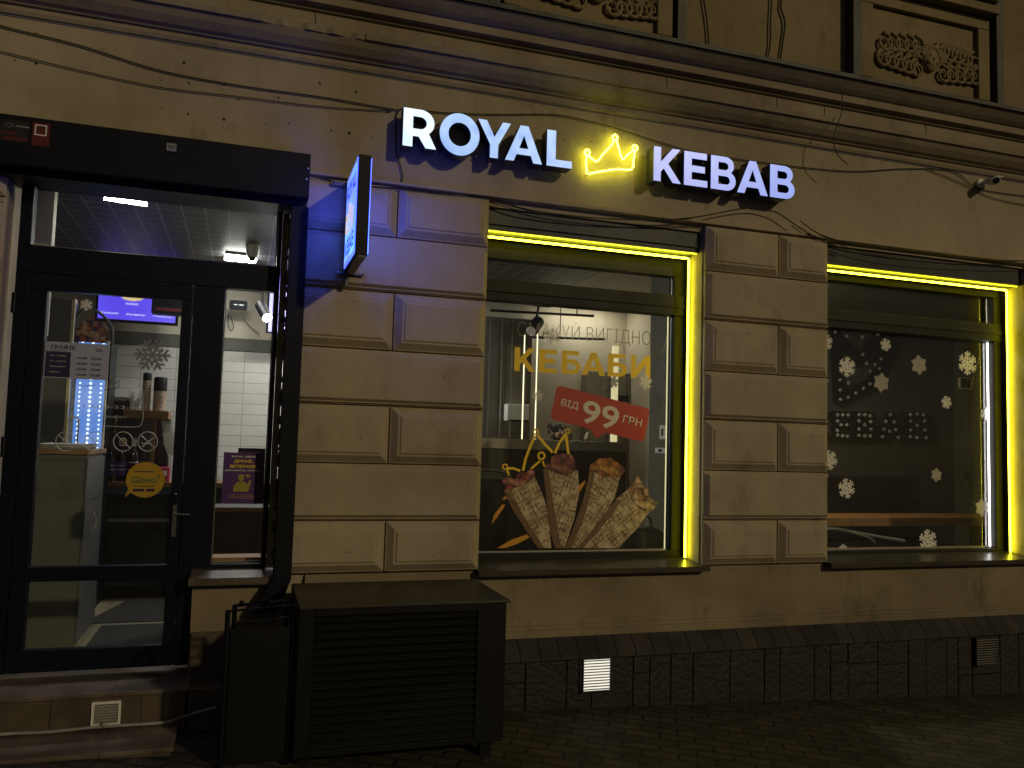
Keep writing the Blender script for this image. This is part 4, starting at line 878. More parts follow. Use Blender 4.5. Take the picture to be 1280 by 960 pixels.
g = G(); g.lathe(x, 2.26, zt_, [(.045, 0), (.06, .09)], 14); mk('holder', g, glass('clear_cup', (.8, .85, .85), 2), t)
rr = random.Random(2)
for k in range(12):
    a_ = rr.uniform(0, 6.3); q = rr.uniform(0, .03); g = G(); g.tube([(x + q * math.cos(a_), 2.26 + q * math.sin(a_), zt_ + .005), (x + q * 2.2 * math.cos(a_), 2.26 + q * 1.6 * math.sin(a_), zt_ + rr.uniform(.11, .17))], .003, 5); mk('straw', g, M['snow'], t)
# right hand clutter by the door edge: paper sheets and pink packet
q = px((206, 540), 2.3); t = thing('paper_holder', (q[0], 2.3, q[2] - .1), 'pile of white papers hanging at the right edge of the door glass', 'papers')
for k in range(4):
    g = G(); g.add([(q[0] - .03 + .012 * k, 2.3 + .015 * k, q[2] + .1 - .03 * k), (q[0] + .03 + .012 * k, 2.3 + .015 * k, q[2] + .09 - .03 * k), (q[0] + .05 + .01 * k, 2.3 + .015 * k, q[2] - .1 - .03 * k), (q[0] + .0 + .01 * k, 2.3 + .015 * k, q[2] - .11 - .03 * k)], [(0, 1, 2, 3)]); mk('sheet', g, M['white'], t)
q = px((204, 588), 2.34); g = G(); g.box(q[0] - .05, q[0] + .05, 2.34, 2.40, cz1, cz1 + .12); pk = tag(mk('snack_packet', g, mat('pink', (.5, .05, .12), .4), bevel=.006), 'pink packet on the counter right of the round sticker', 'packet')
g = G(); g.box(q[0] - .03, q[0] + .03, 2.335, 2.339, cz1 + .05, cz1 + .09); mk('packet_label', g, M['white'], pk)
# near cabinet with tray
FY = .80
a = px((48, 562), FY); b = px((103, 562), FY); xl, xr, zt2 = -1.19, -.925, (a[2] + b[2]) / 2
t = thing('drawer_cabinet', (-1.05, 1.1, FL), 'tall grey laminate cabinet just inside the door on the left', 'cabinet')
g = G(); g.box(xl, xr, FY, 1.5, FL, zt2 - .03); mk('carcass', g, M['cab'], t, bevel=.003)
g = G(); g.box(xr + .001, xr + .015, FY + .01, 1.49, FL + .02, 1.25); g.box(xr + .001, xr + .015, FY + .01, 1.49, 1.256, zt2 - .05); mk('drawer_front', g, M['cab_dark'], t, bevel=.002)
g = G(); g.box(xl - .01, xr + .02, FY - .012, 1.51, zt2 - .0295, zt2); mk('top_board', g, M['tan'], t, bevel=.003)
g = G(); g.tube(smooth_path([(xr + .016, 1.0, 1.2), (xr + .045, 1.02, 1.15), (xr + .05, 1.02, 1.09), (xr + .016, 1.0, 1.04)]), .006, 6); mk('handle', g, M['chrome'], t, smooth=True)
tr = thing('serving_tray', (-1.05, 1.1, zt2), 'stack of white trays on top of the near grey cabinet', 'trays')
for k in range(2):
    g = G(); z = zt2 + .002 + .018 * k; g.add([(xl + .02, FY + .01, z), (xr - .01, FY + .01, z), (xr - .01, 1.2, z), (xl + .02, 1.2, z), (xl - .0, FY - .01, z + .016), (xr + .01, FY - .01, z + .016), (xr + .01, 1.22, z + .016), (xl, 1.22, z + .016)], [(0, 1, 2, 3), (0, 1, 5, 4), (1, 2, 6, 5), (2, 3, 7, 6), (3, 0, 4, 7)]); mk('tray', g, M['white'], tr)
# fridge body, pale side panel and LED display cooler
t = thing('drinks_fridge', (-1.2, 1.6, FL), 'dark tall refrigerator with pale door edge behind the schedule sign', 'fridge')
Y = 1.9; a = px((50, 372), Y); b = px((80, 560), Y); c_ = px((92, 400), Y)
g = G(); g.box(a[0] - .2, b[0] - .01, Y, Y + .08, FL, a[2]); mk('body', g, M['cab_dark'], t, bevel=.01)
g = G(); g.box(b[0] - .009, b[0] + .012, Y - .015, Y + .08, FL, a[2] + .01); mk('door_edge', g, M['cream'], t)
g = G(); g.box(b[0] + .013, c_[0] + .0, Y + .01, Y + .08, FL, a[2] - .02); mk('side_panel', g, M['cab'], t, bevel=.01)
t = thing('led_cooler', (-1.0, 2.0, FL), 'display cooler glowing with vertical rows of blue-white dots', 'display cooler')
Y = 2.0; a = px((94, 470), Y); b = px((127, 565), Y)
g = G(); g.box(a[0], b[0] + .02, Y + .02, Y + .35, FL, px((100, 425), Y)[2]); mk('body', g, M['navy'], t, bevel=.004)
z0c, z1c = px((110, 562), Y)[2], px((110, 425), Y)[2]
g = G(); g.box(a[0] + .005, b[0] - .005, Y + .012, Y + .0195, z0c - .1, z1c); pn = mk('light_panel', g, emit('cooler_blue', (.10, .28, .9), .75), t)
k = 0
for i in range(3):
    for j in range(24):
        x = a[0] + .035 + (b[0] - a[0] - .07) * i / 2; z = z0c + (z1c - z0c) * (j + .5) / 24
        g = G(); g.ball(x, Y + .010, z, .008 if i == 1 else .0055, 6, 4); mk('led', g, M['coolled'] if 'coolled' in M else M.setdefault('coolled', emit('cool_led', (.65, .85, 1), 3.2)), pn)
g = G(); g.box(b[0] - .006, b[0] + .008, Y - .01, Y + .018, z0c - .1, z1c); mk('door_edge', g, M['white'], t)
g = G(); ph = px((98, 424), Y); pk_ = px((135, 392), Y)
g.poly([[(ph[0] - .02, ph[2] - .02)] + arc((ph[0] + pk_[0]) / 2, ph[2] + .01, (pk_[0] - ph[0]) / 2 + .02, 170, 10, 12, .16) + [(pk_[0] + .02, ph[2] - .02)]], Y - .02, .02); mk('food_picture', g, food('food_print', (.05, .03, .15), (.45, .1, .04), (.6, .4, .25)), t)
g = G(); g.tube(smooth_path([(ph[0] - .03, Y - .02, ph[2] + .14), (ph[0] + .06, Y - .03, ph[2] + .25), (pk_[0] + .03, Y - .02, ph[2] + .12), (pk_[0] + .04, Y - .02, ph[2] - .08)]), .012, 6); mk('arched_rim', g, M['cab_dark'], t, smooth=True)
# acrylic stand behind trays
g = G(); q = px((92, 545), 1.45); g.poly([rrect(q[0] - .05, zt2 - .0, q[0] + .03, zt2 + .22, .03), rrect(q[0] - .04, zt2 + .01, q[0] + .02, zt2 + .21, .022)], 1.45, .01); tag(mk('menu_holder', g, M['cream']), 'pale upright holder standing on the far end of the near cabinet', 'holder')

# ------------------------------------------------------------------ window 1 room
t = thing('bar_counter', (2.6, 1.6, FL), 'dark bar counter with a steel top behind the kebab picture window', 'counter')
ba = px((603, 552), 1.6); bb = px((783, 552), 1.6); bt = ba[2] + .0
g = G(); g.box(ba[0] - .3, bb[0], 1.6, 2.1, FL, bt - .055); mk('front_panel', g, brick('ribbed_front', (.028, .028, .027), (.032, .032, .03), (.012, .012, .012), 1, 3, .12, .006, .5, bump=.6, off=0), t)
g = G(); g.box(ba[0] - .3, bb[0] + .02, 1.58, 2.12, bt - .054, bt + .03); mk('steel_top', g, M['steel'], t, bevel=.003)
# steel hood / fridge left
t = thing('steel_cabinet', (2.3, 2.5, FL), 'grey steel kitchen cabinet at the left side of the picture window', 'kitchen cabinet')
a = px((608, 395), 2.5); b = px((662, 545), 2.5)
g = G(); g.box(a[0] - .5, b[0], 2.5, 3.1, FL, a[2]); mk('body', g, mat('grey_panel', (.22, .21, .19), .4, metal=.4, noise=.2), t, bevel=.005)
g = G(); c_ = px((633, 430), 2.5); g.box(c_[0], b[0] - .05, 2.485, 2.499, bt + .1, c_[2]); mk('door_panel', g, mat('warm_grey_panel', (.32, .30, .25), .35, noise=.2), t, bevel=.003)
for q_ in (612, 627, 640): qq = px((q_, 450), 2.47); g = G(); g.box(qq[0] - .006, qq[0] + .006, 2.47, 2.484, bt + .05, a[2] - .02); mk('trim', g, M['steel'], t)
a = px((632, 505), 2.42); b = px((659, 527), 2.42); t = thing('monitor_box', (a[0], 2.42, b[2]), 'small white ticket printer box on the steel cabinet', 'box')
g = G(); g.box(a[0], b[0], 2.36, 2.4695, b[2], a[2]); mk('case', g, M['white'], t, bevel=.008)
g = G(); g.box(a[0] + .02, b[0] - .01, 2.352, 2.3595, b[2] - .005, b[2] + .012); mk('slot', g, M['black'], t)
for i, (qx, top) in enumerate(((656, 418), (672, 418))):  # reflections of the neon, modelled as two thin glowing tubes
    a = px((qx, top), 2.1); g = G(); g.tube([(a[0], 2.1, bt + .031), (a[0], 2.1, a[2])], .006, 8); tag(mk('vertical_reflection', g, emit('reflection_glow', (1, .9, .55), 1.6), smooth=True), ('left' if i == 0 else 'right') + ' one of two thin vertical neon reflections, modelled as glow, above the steel bar top', 'reflection', 'thin vertical neon reflections')
# ceiling track with spots
a = px((613, 388), 2.6); b = px((742, 395), 2.6); t = thing('lighting_track', (a[0], 2.6, a[2]), 'upper black lighting track behind the thin window lettering', 'track', 'lighting tracks')
g = G(); g.tube([a, b], .014, 6); mk('rail', g, M['black'], t)
g = G(); c_ = px((721, 394), 2.6); g.tube([c_, (c_[0], 2.6, CE)], .006, 6); mk('hanger', g, M['black'], t)
a = px((613, 420), 2.9); b = px((756, 424), 2.9); t = thing('lighting_track', (a[0], 2.9, a[2]), 'lower black lighting track behind the thin window lettering', 'track', 'lighting tracks')
g = G(); g.tube([a, b], .014, 6); mk('rail', g, M['black'], t)
g = G(); c_ = px((700, 424), 2.9); g.tube([c_, (c_[0], 2.9, CE)], .005, 6); mk('hanger', g, M['black'], t)
spot((673, 402), (664, 414), 2.5, .06, 'black spotlight above the gold lettering, beside the steel cabinet', False)
# wardrobe and white door
t = thing('wardrobe', (3.9, 3.1, FL), 'grey wardrobe against the back wall behind the price sticker', 'wardrobe')
a = px((734, 464), 3.05); b = px((812, 520), 3.05)
g = G(); g.box(a[0], 3.97, 3.05, 3.195, FL, a[2]); mk('carcass', g, mat('wardrobe_grey', (.27, .25, .2), .5, noise=.1), t)
for q_ in (760, 783, 797):
    qq = px((q_, 500), 3.05); g = G(); g.box(qq[0] - .006, qq[0] + .006, 3.04, 3.0495, FL, a[2] - .01); mk('door_gap', g, M['dark_wall'], t)
a = px((768, 432), 2.6); g = G(); g.box(a[0], a[0] + .05, 2.6, 2.66, bt, a[2]); tag(mk('lit_column', g, emit('gold_column', (1, .85, .45), .7)), 'narrow warm glowing column above the price sticker', 'light column')
a = px((775, 494), 2.9); b = px((786, 502), 2.9); g = G(); g.box(a[0], b[0], 2.9, 2.95, b[2], a[2]); o_ = tag(mk('wall_socket_box', g, M['black'], bevel=.003), 'tiny black box on the grey wardrobe', 'box')
# cups and fruit on counter
rr = random.Random(11)
t = thing('flower_pot', px((696, 540), 1.75), 'small pot of dark leaves and pink blossoms on the steel bar top', 'plant')
q = px((697, 540), 1.75)
g = G()
for k in range(70):
    a_ = rr.uniform(0, 6.3); e = rr.uniform(.02, .10); c0 = Vector((q[0] + e * math.cos(a_), 1.75 + e * .5 * math.sin(a_), bt + .05 + rr.uniform(0, .12))); d = Vector((rr.uniform(-1, 1), rr.uniform(-1, 1), rr.uniform(-1, 1))).normalized() * .03; n_ = Vector((rr.uniform(-1, 1), rr.uniform(-1, 1), rr.uniform(-1, 1))).normalized() * .014
    g.add([c0 - d, c0 + n_, c0 + d, c0 - n_], [(0, 1, 2, 3)])
mk('leaves', g, mat('dark_leaf', (.02, .03, .025), .5), t)
for dx in (-.01, .03): g = G(); g.ball(q[0] + dx, 1.70, bt + .075, .03, 10, 6); mk('blossom', g, mat('blossom', (.6, .28, .2), .6) if 'blossom' not in bpy.data.materials else bpy.data.materials['blossom'], t)
g = G(); g.lathe(q[0], 1.75, bt + .031, [(.04, 0), (.05, .05)], 12); mk('pot', g, M['black'], t)
for i, qx in enumerate((712, 735)):
    q = px((qx, 540), 1.75); g = G(); g.lathe(q[0], 1.75, bt + .031, [(.02, 0), (.035, .02), (.03, .05), (.01, .075)], 12); tag(mk('pastry', g, M['cream'], smooth=True), 'cream pastry on the bar, ' + ('next to the flower pot' if i == 0 else 'under the price sticker'), 'pastry', 'pastries on the bar')
# black bags / chair in the window
t = thing('metal_chair', px((620, 640), .55), 'black chair with rounded thin metal back in the lower left of the picture window', 'chair')
q0 = px((606, 588), .55); q1 = px((639, 592), .55); q2 = px((639, 690), .55)
g = G(); g.tube(smooth_path([(q0[0] - .2, .55, q0[2]), (q0[0], .55, q0[2] + .002), (q1[0] - .04, .55, q1[2] + .004), (q1[0], .55, q1[2] - .05), (q2[0], .55, q2[2]), (q2[0], .56, FL)]), .010, 8); mk('back_frame', g, M['darksteel'], t, smooth=True)
g = G(); g.box(q0[0] - .2, q1[0] - .02, .56, .58, q2[2], q1[2] - .04); mk('back_pad', g, M['leather'], t, bevel=.005)
g = G(); g.box(q0[0] - .2, q1[0] - .01, .585, .95, q2[2] - .15, q2[2] - .1); mk('seat', g, M['leather'], t, bevel=.01)
t = thing('leather_bag', px((808, 690), .6), 'shiny black leather bag slumped at the right of the kebab picture', 'bag')
bq = [px(p, .6) for p in ((758, 700), (765, 676), (785, 662), (803, 658), (822, 664), (838, 680), (842, 700))]
zb_ = FL + .40
g = G(); vs = []; rr = random.Random(4)
nu, nv = 16, 10
cxb = (bq[0][0] + bq[-1][0]) / 2; wb_ = (bq[-1][0] - bq[0][0]) / 2; hb = bq[3][2] - zb_
prof_b = [(max(.02, math.cos(v / nv * math.pi / 2) ** .5), math.sin(v / nv * math.pi / 2)) for v in range(nv + 1)]
for r_, h_ in prof_b:
    for u in range(nu):
        a_ = 2 * math.pi * u / nu; j = 1 + .07 * math.sin(3 * a_ + h_ * 5) + rr.uniform(-.02, .02); vs.append((cxb + wb_ * r_ * j * math.cos(a_), .62 + .16 * r_ * j * math.sin(a_), zb_ + hb * h_))
fs = [(v * nu + u, v * nu + (u + 1) % nu, (v + 1) * nu + (u + 1) % nu, (v + 1) * nu + u) for v in range(nv) for u in range(nu)] + [tuple(nv * nu + u for u in range(nu))]
g.add(vs, fs); mk('bag_body', g, M['leather'], t, smooth=True)
g = G(); g.tube(smooth_path([(cxb - .08, .6, zb_ + hb * .95), (cxb - .03, .58, zb_ + hb * 1.18), (cxb + .06, .58, zb_ + hb * 1.18), (cxb + .09, .6, zb_ + hb * .9)]), .008, 6); mk('strap', g, M['leather'], t, smooth=True)
g = G(); g.box(W1[0], 3.15, .28, .75, zb_ - .04, zb_ - .001); tag(mk('window_bench', g, M['wood']), 'low wooden ledge inside the kebab picture window', 'bench')
# switch, socket, wires on the return wall (faces -x side seen)
q = px((823, 540), .7); 
g = G(); g.tube(smooth_path([px(p, .335) for p in ((838, 384), (836, 410), (830, 435), (823, 446), (818, 441), (813, 444))]), .0035, 6); tag(mk('interior_cable', g, M['cream'], smooth=True), 'pale cable looping down the olive wall in the picture window', 'cable')
def onret(y, z, w, h, label, cat):
    g = G(); g.box(3.148, 3.159, y - w, y + w, z - h, z + h); o = tag(mk('wall_switch', g, M['white'], bevel=.003), label, cat, 'switches on the olive wall')
    g = G(); g.box(3.146, 3.1475, y - w * .3, y + w * .3, z - h * .5, z + h * .5); mk('rocker', g, M['black'], o)
onret(.80, px((822, 540), .8)[2], .05, .055, 'upright white switch plate on the olive wall', 'switch'); onret(.83, px((818, 563), .83)[2], .09, .022, 'small horizontal white fitting under the switch plate', 'fitting')
g = G(); a = px((836, 384), .29); b = px((836, 686), .29); g.box(a[0], a[0] + .02, .29, .31, b[2], a[2]); tag(mk('led_strip', g, emit('warm_edge', (1, .85, .4), .8)), 'faint warm light strip inside the right edge of the picture window', 'light strip', 'light strips inside the windows')

# ------------------------------------------------------------------ window 2 room
a = px((1239, 432), .245); b = px((1238.5, 686), .245); xs2 = 5.775
g = G(); g.box(5.848, 5.858, .236, .244, .975, 2.645); tag(mk('led_strip', g, M['whiteled']), 'bright white vertical light strip inside the snowflake window', 'light strip', 'light strips inside the windows')
t = thing('marquee_word', (0, 0, 0), '', '') if False else None
Y = 2.56
def marq(ch, p0, p1, bulbs, label):
    a = px(p0, Y); b = px(p1, Y); t = thing('marquee_letter', (a[0], Y, b[2]), label, 'letter', 'black bulb letters on the dark inner wall')
    lp = glyph(ch, a[0], b[2], b[0] - a[0], a[2] - b[2]); g = G(); g.poly(lp, Y, .055); mk('letter_body', g, M['black'], t)
    g0 = G()
    for q in bulbs:
        q = px((1000 + q[0] / 4.571, 510 + q[1] / 4.571), Y - .02); g = G(); g.ball(q[0], Y - .022, q[2], .022, 10, 6); mk('bulb', g, M['bulb'], t, smooth=True)
marq('K', (1012, 514), (1041, 549), [(110, 40), (130, 70), (140, 130)], 'black bulb letter K half hidden behind the middle pier')
marq('E', (1043, 514), (1066, 549), [(215, 40), (245, 40), (275, 42), (215, 75), (235, 97), (268, 97), (215, 128), (215, 155), (243, 160), (272, 162)], 'black bulb letter E on the dark inner wall')
marq('B', (1069, 514), (1099, 550), [(338, 38), (370, 38), (400, 45), (337, 75), (403, 78), (370, 98), (337, 122), (405, 122), (337, 158), (370, 160), (402, 160)], 'black bulb letter B between E and A on the inner wall')
marq('A', (1099, 515), (1132, 551), [(515, 38), (490, 78), (538, 80), (480, 122), (512, 135), (547, 125), (472, 165), (562, 168)], 'black bulb letter A on the dark inner wall')
marq('B', (1133, 515), (1170, 552), [(632, 38), (670, 35), (705, 38), (632, 75), (712, 75), (668, 100), (632, 125), (715, 125), (632, 165), (668, 170), (722, 170)], 'last black bulb letter B on the inner wall')
def za(x, y): return (1000 + x / 4.571, 300 + y / 4.571)
t = thing('crown_ornament', px(za(330, 900), Y), 'black crown ornament with bulbs above the bulb letters on the inner wall', 'crown ornament')
g = G()
def band(p, q, w):
    a = px(za(*p), Y); b = px(za(*q), Y); dx, dz = b[0] - a[0], b[2] - a[2]; l = math.hypot(dx, dz); nx_, nz_ = -dz / l * w, dx / l * w; ex, ez = dx / l * w * .8, dz / l * w * .8
    g.poly([[(a[0] + nx_ - ex, a[2] + nz_ - ez), (b[0] + nx_ + ex, b[2] + nz_ + ez), (b[0] - nx_ + ex, b[2] - nz_ + ez), (a[0] - nx_ - ex, a[2] - nz_ - ez)]], Y - .0015 * len(g.v) / 8, .05)
for p, q in (((228, 905), (412, 815)), ((228, 905), (205, 540)), ((205, 540), (345, 690)), ((345, 690), (455, 545)), ((455, 545), (455, 720)), ((412, 815), (620, 400))): band(p, q, .055)
mk('crown_body', g, M['black'], t)
for q in ((620, 385), (620, 430), (495, 413), (200, 525), (265, 550), (355, 555), (445, 540), (358, 655), (462, 680), (378, 705), (428, 712), (452, 735), (400, 750), (228, 800), (275, 818), (400, 822), (228, 857), (362, 848), (318, 875), (275, 900), (230, 912)):
    q = px(za(*q), Y - .03); g = G(); g.ball(q[0], Y - .035, q[2], .02, 10, 6); mk('bulb', g, M['bulb'], t, smooth=True)
# bench
t = thing('leather_bench', (6, 2, FL), 'black leather bench backrest along the dark inner wall', 'bench')
a = px((1031, 594), 1.9); b = px((1152, 594), 1.9)
g = G(); g.box(a[0] - 1.2, b[0], 1.9, 2.1, FL + .45, a[2]); mk('backrest', g, M['leather'], t, bevel=.04)
g = G(); g.box(a[0] - 1.2, b[0], 1.4, 1.899, FL + .2, FL + .46); mk('seat', g, M['leather'], t, bevel=.03)
a = px((1100, 648), .9); t = thing('bar_table', (a[0], .9, FL), 'long orange-brown wooden table behind the snowflake window', 'table')
z1 = px((1100, 647), .9)[2]; g = G(); g.box(4.32, 6.9, .9, 1.35, z1 - .075, z1); mk('table_top', g, mat('orange_wood', (.36, .16, .05), .45, noise=.3, nscale=12), t, bevel=.004)
for x in (4.5, 6.7): g = G(); g.box(x - .03, x + .03, 1.05, 1.2, FL, z1 - .076); mk('leg', g, M['black'], t)
g = G(); g.box(W2[0], 5.9, .275, .338, .94, .968); tag(mk('inner_sill', g, mat('pine_wood', (.34, .21, .09), .5, noise=.2)), 'narrow pine sill along the bottom of the snowflake window', 'sill')
g = G(); pts = smooth_path([px(p, .55) for p in ((1032, 662), (1050, 661), (1070, 667), (1088, 673), (1094, 679))]); g.tube(pts, .008, 6); g.tube(smooth_path([px(p, .6) for p in ((1030, 660), (1060, 664), (1100, 671), (1130, 676))]), .014, 6)
tag(mk('chair_rail', g, M['greyv'], smooth=True), 'curved grey metal chair back at the bottom left of the snowflake window', 'chair')
# picture frame hanging on the side wall
q = px((1208, 479), 1.6); t = thing('wall_lantern', q, 'small rounded pale-edged box hanging under the largest snowflake', 'lantern')
g = G(); g.poly([rrect(q[0] - .08, q[2] - .06, q[0] + .08, q[2] + .06, .02), rrect(q[0] - .07, q[2] - .05, q[0] + .07, q[2] + .05, .014)], 1.6, .03); mk('rim', g, M['cream'], t)
g = G(); g.box(q[0] - .069, q[0] + .069, 1.61, 1.62, q[2] - .049, q[2] + .049); mk('face', g, M['dark_wall'], t)
q2 = px((1230, 428), 1.6); g = G(); g.tube([(q[0] + .09, 1.6, q[2] - .02), (q[0] + .1, 1.6, q[2] + .08), q2], .004, 5); mk('cord', g, M['cream'], t)
q = px((1209, 594), 2.0); g = G(); g.poly([rrect(q[0] - .05, q[2] - .05, q[0] + .05, q[2] + .05, .01)], 2.0, .02); o_ = tag(mk('wall_socket', g, M['cab'], bevel=.003), 'square grey socket low on the right inner wall of the snowflake window', 'socket')
g = G(); g.lathe(q[0], 1.995, q[2], [(.018, -.004), (.018, .004)], 12); mk('socket_hole', g, M['black'], o_)

# ================================================================== STICKERS ON THE GLASS
def flake_loop(cx, cz, r, w=.10, chunky=False, rot=0.0, sx=1.0):
    out = []
    half = ([(w * 1.7, .18), (w, .30), (w, .40), (.30, .56), (.36, .50 - .0), (.42, .60), (w * 1.1, .68) if False else (w, .62), (w, .74), (.20, .86), (.27, .93), (w * .8, .90), (w * .7, 1.0)] if not chunky else
            [(.16, .22), (w * 1.2, .34), (w * 1.3, .46), (.27, .52), (.36, .60), (.33, .70), (.20, .70), (.17, .78), (.22, .88), (.17, .97), (.08, 1.0)])
    for k in range(6):
        a = R(60 * k) + rot
        arm = [(-x, y) for x, y in half] + [(x, y) for x, y in reversed(half)]
        for x, y in arm: out.append((cx + sx * r * (x * math.cos(a) + y * math.sin(a)), cz + r * (-x * math.sin(a) + y * math.cos(a))))
    return out
def strokes(g, q, r, Y, rot, w, arms, tips):
    k_ = 0
    def bar(a, b, ww):
        nonlocal k_
        d = Vector((b[0] - a[0], b[1] - a[1])); d.normalize(); n_ = Vector((-d.y, d.x)) * ww; e = d * ww * .6
        pts = [(a[0] - n_.x - e.x, a[1] - n_.y - e.y), (b[0] - n_.x, b[1] - n_.y), (b[0] + e.x * 1.2, b[1] + e.y * 1.2), (b[0] + n_.x, b[1] + n_.y), (a[0] + n_.x - e.x, a[1] + n_.y - e.y)]
        yy = Y - .00025 * (k_ % 9); k_ += 1
        g.add([(q[0] + r * x, yy, q[2] + r * z) for x, z in pts] , [(0, 1, 2, 3, 4)])
    for k in range(6):
        a = R(60 * k) + rot; ca, sa = math.cos(a), math.sin(a)
        P_ = lambda x, y: (x * ca + y * sa, -x * sa + y * ca)
        bar(P_(0, .0), P_(0, .93), w)
        for y0_, y1_, x1_ in arms:
            for sgn in (-1, 1):
                bar(P_(0, y0_), P_(sgn * x1_, y1_), w * .9)
                if tips: t_ = P_(sgn * x1_, y1_); g.ball(q[0] + r * t_[0], Y - .002, q[2] + r * t_[1], r * w * 1.25, 8, 5, sy=.4)
        if tips: t_ = P_(0, .93); g.ball(q[0] + r * t_[0], Y - .002, q[2] + r * t_[1], r * w * 1.35, 8, 5, sy=.4)
def flake(pxc, rp, Y, label, chunky=True, m=None, rot=0.0, solid=False, grp='snowflake stickers', ztrim=None):
    q = px(pxc, Y); r = (px((pxc[0], pxc[1] - rp), Y)[2] - q[2]); g = G()
    if solid:
        lp = [(q[0] + r * (.88 + .14 * math.cos(6 * (R(i * 6) - rot)) + .05 * math.cos(18 * (R(i * 6) - rot))) * math.sin(R(i * 6)), q[2] + r * (.88 + .14 * math.cos(6 * (R(i * 6) - rot)) + .05 * math.cos(18 * (R(i * 6) - rot))) * math.cos(R(i * 6))) for i in range(60)]
        g.poly([lp], Y, .003)
        strokes(g, q, r * .98, Y - .001, rot, .06, ((.45, .72, .26),), True)
    elif chunky: strokes(g, q, r, Y, rot, .085, ((.30, .50, .24), (.58, .84, .25)), True)
    else: strokes(g, q, r, Y, rot, .055, ((.28, .50, .26), (.55, .82, .26)), False)
    if ztrim: g.v = [(x, y, max(z, ztrim)) for x, y, z in g.v]
    return tag(mk('snowflake', g, m or (M['snowdim'] if solid else M['snow'])), label, 'snowflake', grp)
M['snowdim'] = mat('snow_vinyl_back', (.5, .48, .42), .6, noise=.15, nscale=20)
YG2 = .2535
FL2 = [((1031.7, 427.5), 10.5, 'half-hidden snowflake at the top left edge of the right window', 0), ((1107, 431), 8, 'small snowflake near the top middle of the right window', 0),
 ((1058.6, 458.6), 12.5, 'puffy snowflake left of the bulb crown', 0), ((1101.7, 478.3), 12, 'tilted solid snowflake right of the bulb crown', 1), ((1148.8, 456.4), 12, 'solid snowflake alone right of centre in the upper pane', 1),
 ((1209, 454), 14.5, 'largest snowflake, above the little hanging box', 0), ((1183, 503), 8, 'small snowflake above the last bulb letter', 0), ((1036, 575), 12.5, 'snowflake below the bulb letters at the left pane edge', 0),
 ((1058, 610.6), 12.5, 'puffy snowflake over the leather bench', 0), ((1170.6, 594), 8.5, 'small snowflake right of the leather bench', 1), ((1227.5, 634.7), 11, 'solid snowflake low beside the white light strip', 1),
 ((1159.7, 676), 14, 'big snowflake resting on the bottom of the right window', 0), ((1231.7, 517.7), 8, 'small snowflake halfway up beside the white light strip', 0)]
for i, (p, r, lab, sol) in enumerate(FL2):
    flake(p, r, YG2, lab, True, rot=random.uniform(-.35, .35), solid=bool(sol), ztrim=.968 if p[1] > 670 else None)
flake((1053.6, 686), 6, YG2, 'tiny snowflake piece at the bottom left of the right window', True, ztrim=.968)
flake((690, 420), 13, .2205, 'snowflake between the thin letters of the picture window', False, rot=.1)
flake((757, 482), 7, 1.2, 'left small hanging snowflake behind the gold letters', False, rot=.0); flake((766, 477), 8, 1.1, 'right small hanging snowflake behind the gold letters', True, rot=.3)
flake((807, 478), 10, .2205, 'snowflake under the last gold letter', False, rot=.2); flake((672, 495), 8, .2205, 'faint snowflake left of the price sticker', False, rot=.2)
flake((190.5, 443.5), 21, .098, 'big grey snowflake sticker on the door glass', True, m=M['greyv'], rot=R(30)) if False else None
def simple_flake(pxc, rp, Y, label, m):
    q = px(pxc, Y); r = (px((pxc[0], pxc[1] - rp), Y)[2] - q[2]); g = G(); strokes(g, q, r, Y, R(30), .075, ((.30, .50, .34), (.58, .80, .30)), False)
    return tag(mk('snowflake', g, m), label, 'snowflake', 'snowflake stickers')
simple_flake((190.5, 443.5), 22, .097, 'big grey snowflake sticker on the door glass', M['greyv'])
flake((108, 381), 8, .097, 'small white snowflake at the top left of the door glass', False)

# text on window 1
YT = .2215
def word(txt, p_tl, p_br, Y, m, label, offset, name='window_lettering', tilt=0.0, cat='lettering'):
    a = px(p_tl, Y); b = px(p_br, Y); g = G(); text(g, txt, a[0], b[2], b[0], a[2], Y, offset, tilt); return tag(mk(name, g, m), label, cat)
a = px((647, 410), YT); b = px((813, 431), YT)
zc0 = (px((647, 422), YT)[2] + px((813, 429), YT)[2]) / 2 ; zc1 = (px((647, 403), YT)[2] + px((813, 414), YT)[2]) / 2
g = G(); text(g, 'СМАКУЙ ВИГІДНО', a[0], zc0 - .02, b[0], zc1 + .03, YT, -.018); tag(mk('window_lettering', g, M['gold_dim']), 'thin grey lettering across the top of the picture window', 'lettering')
zt3 = px((720, 439), YT)[2]; zb3 = px((720, 468), YT)[2]
g = G(); xx = [(643, 678), (683, 714), (719, 739), (727, 727)]
cols = [('К', 643, 670), ('Е', 674, 697), ('Б', 702, 726), ('А', 727, 757), ('Б', 760, 784), ('И', 789, 813)]
for ch, pa, pb in cols:
    xa = px((pa, 450), YT)[0]; xb = px((pb, 450), YT)[0]; g.poly(glyph(ch, xa, zb3, xb - xa, zt3 - zb3), YT, .001)
tag(mk('window_lettering', g, M['gold']), 'large gold lettering across the picture window', 'lettering')
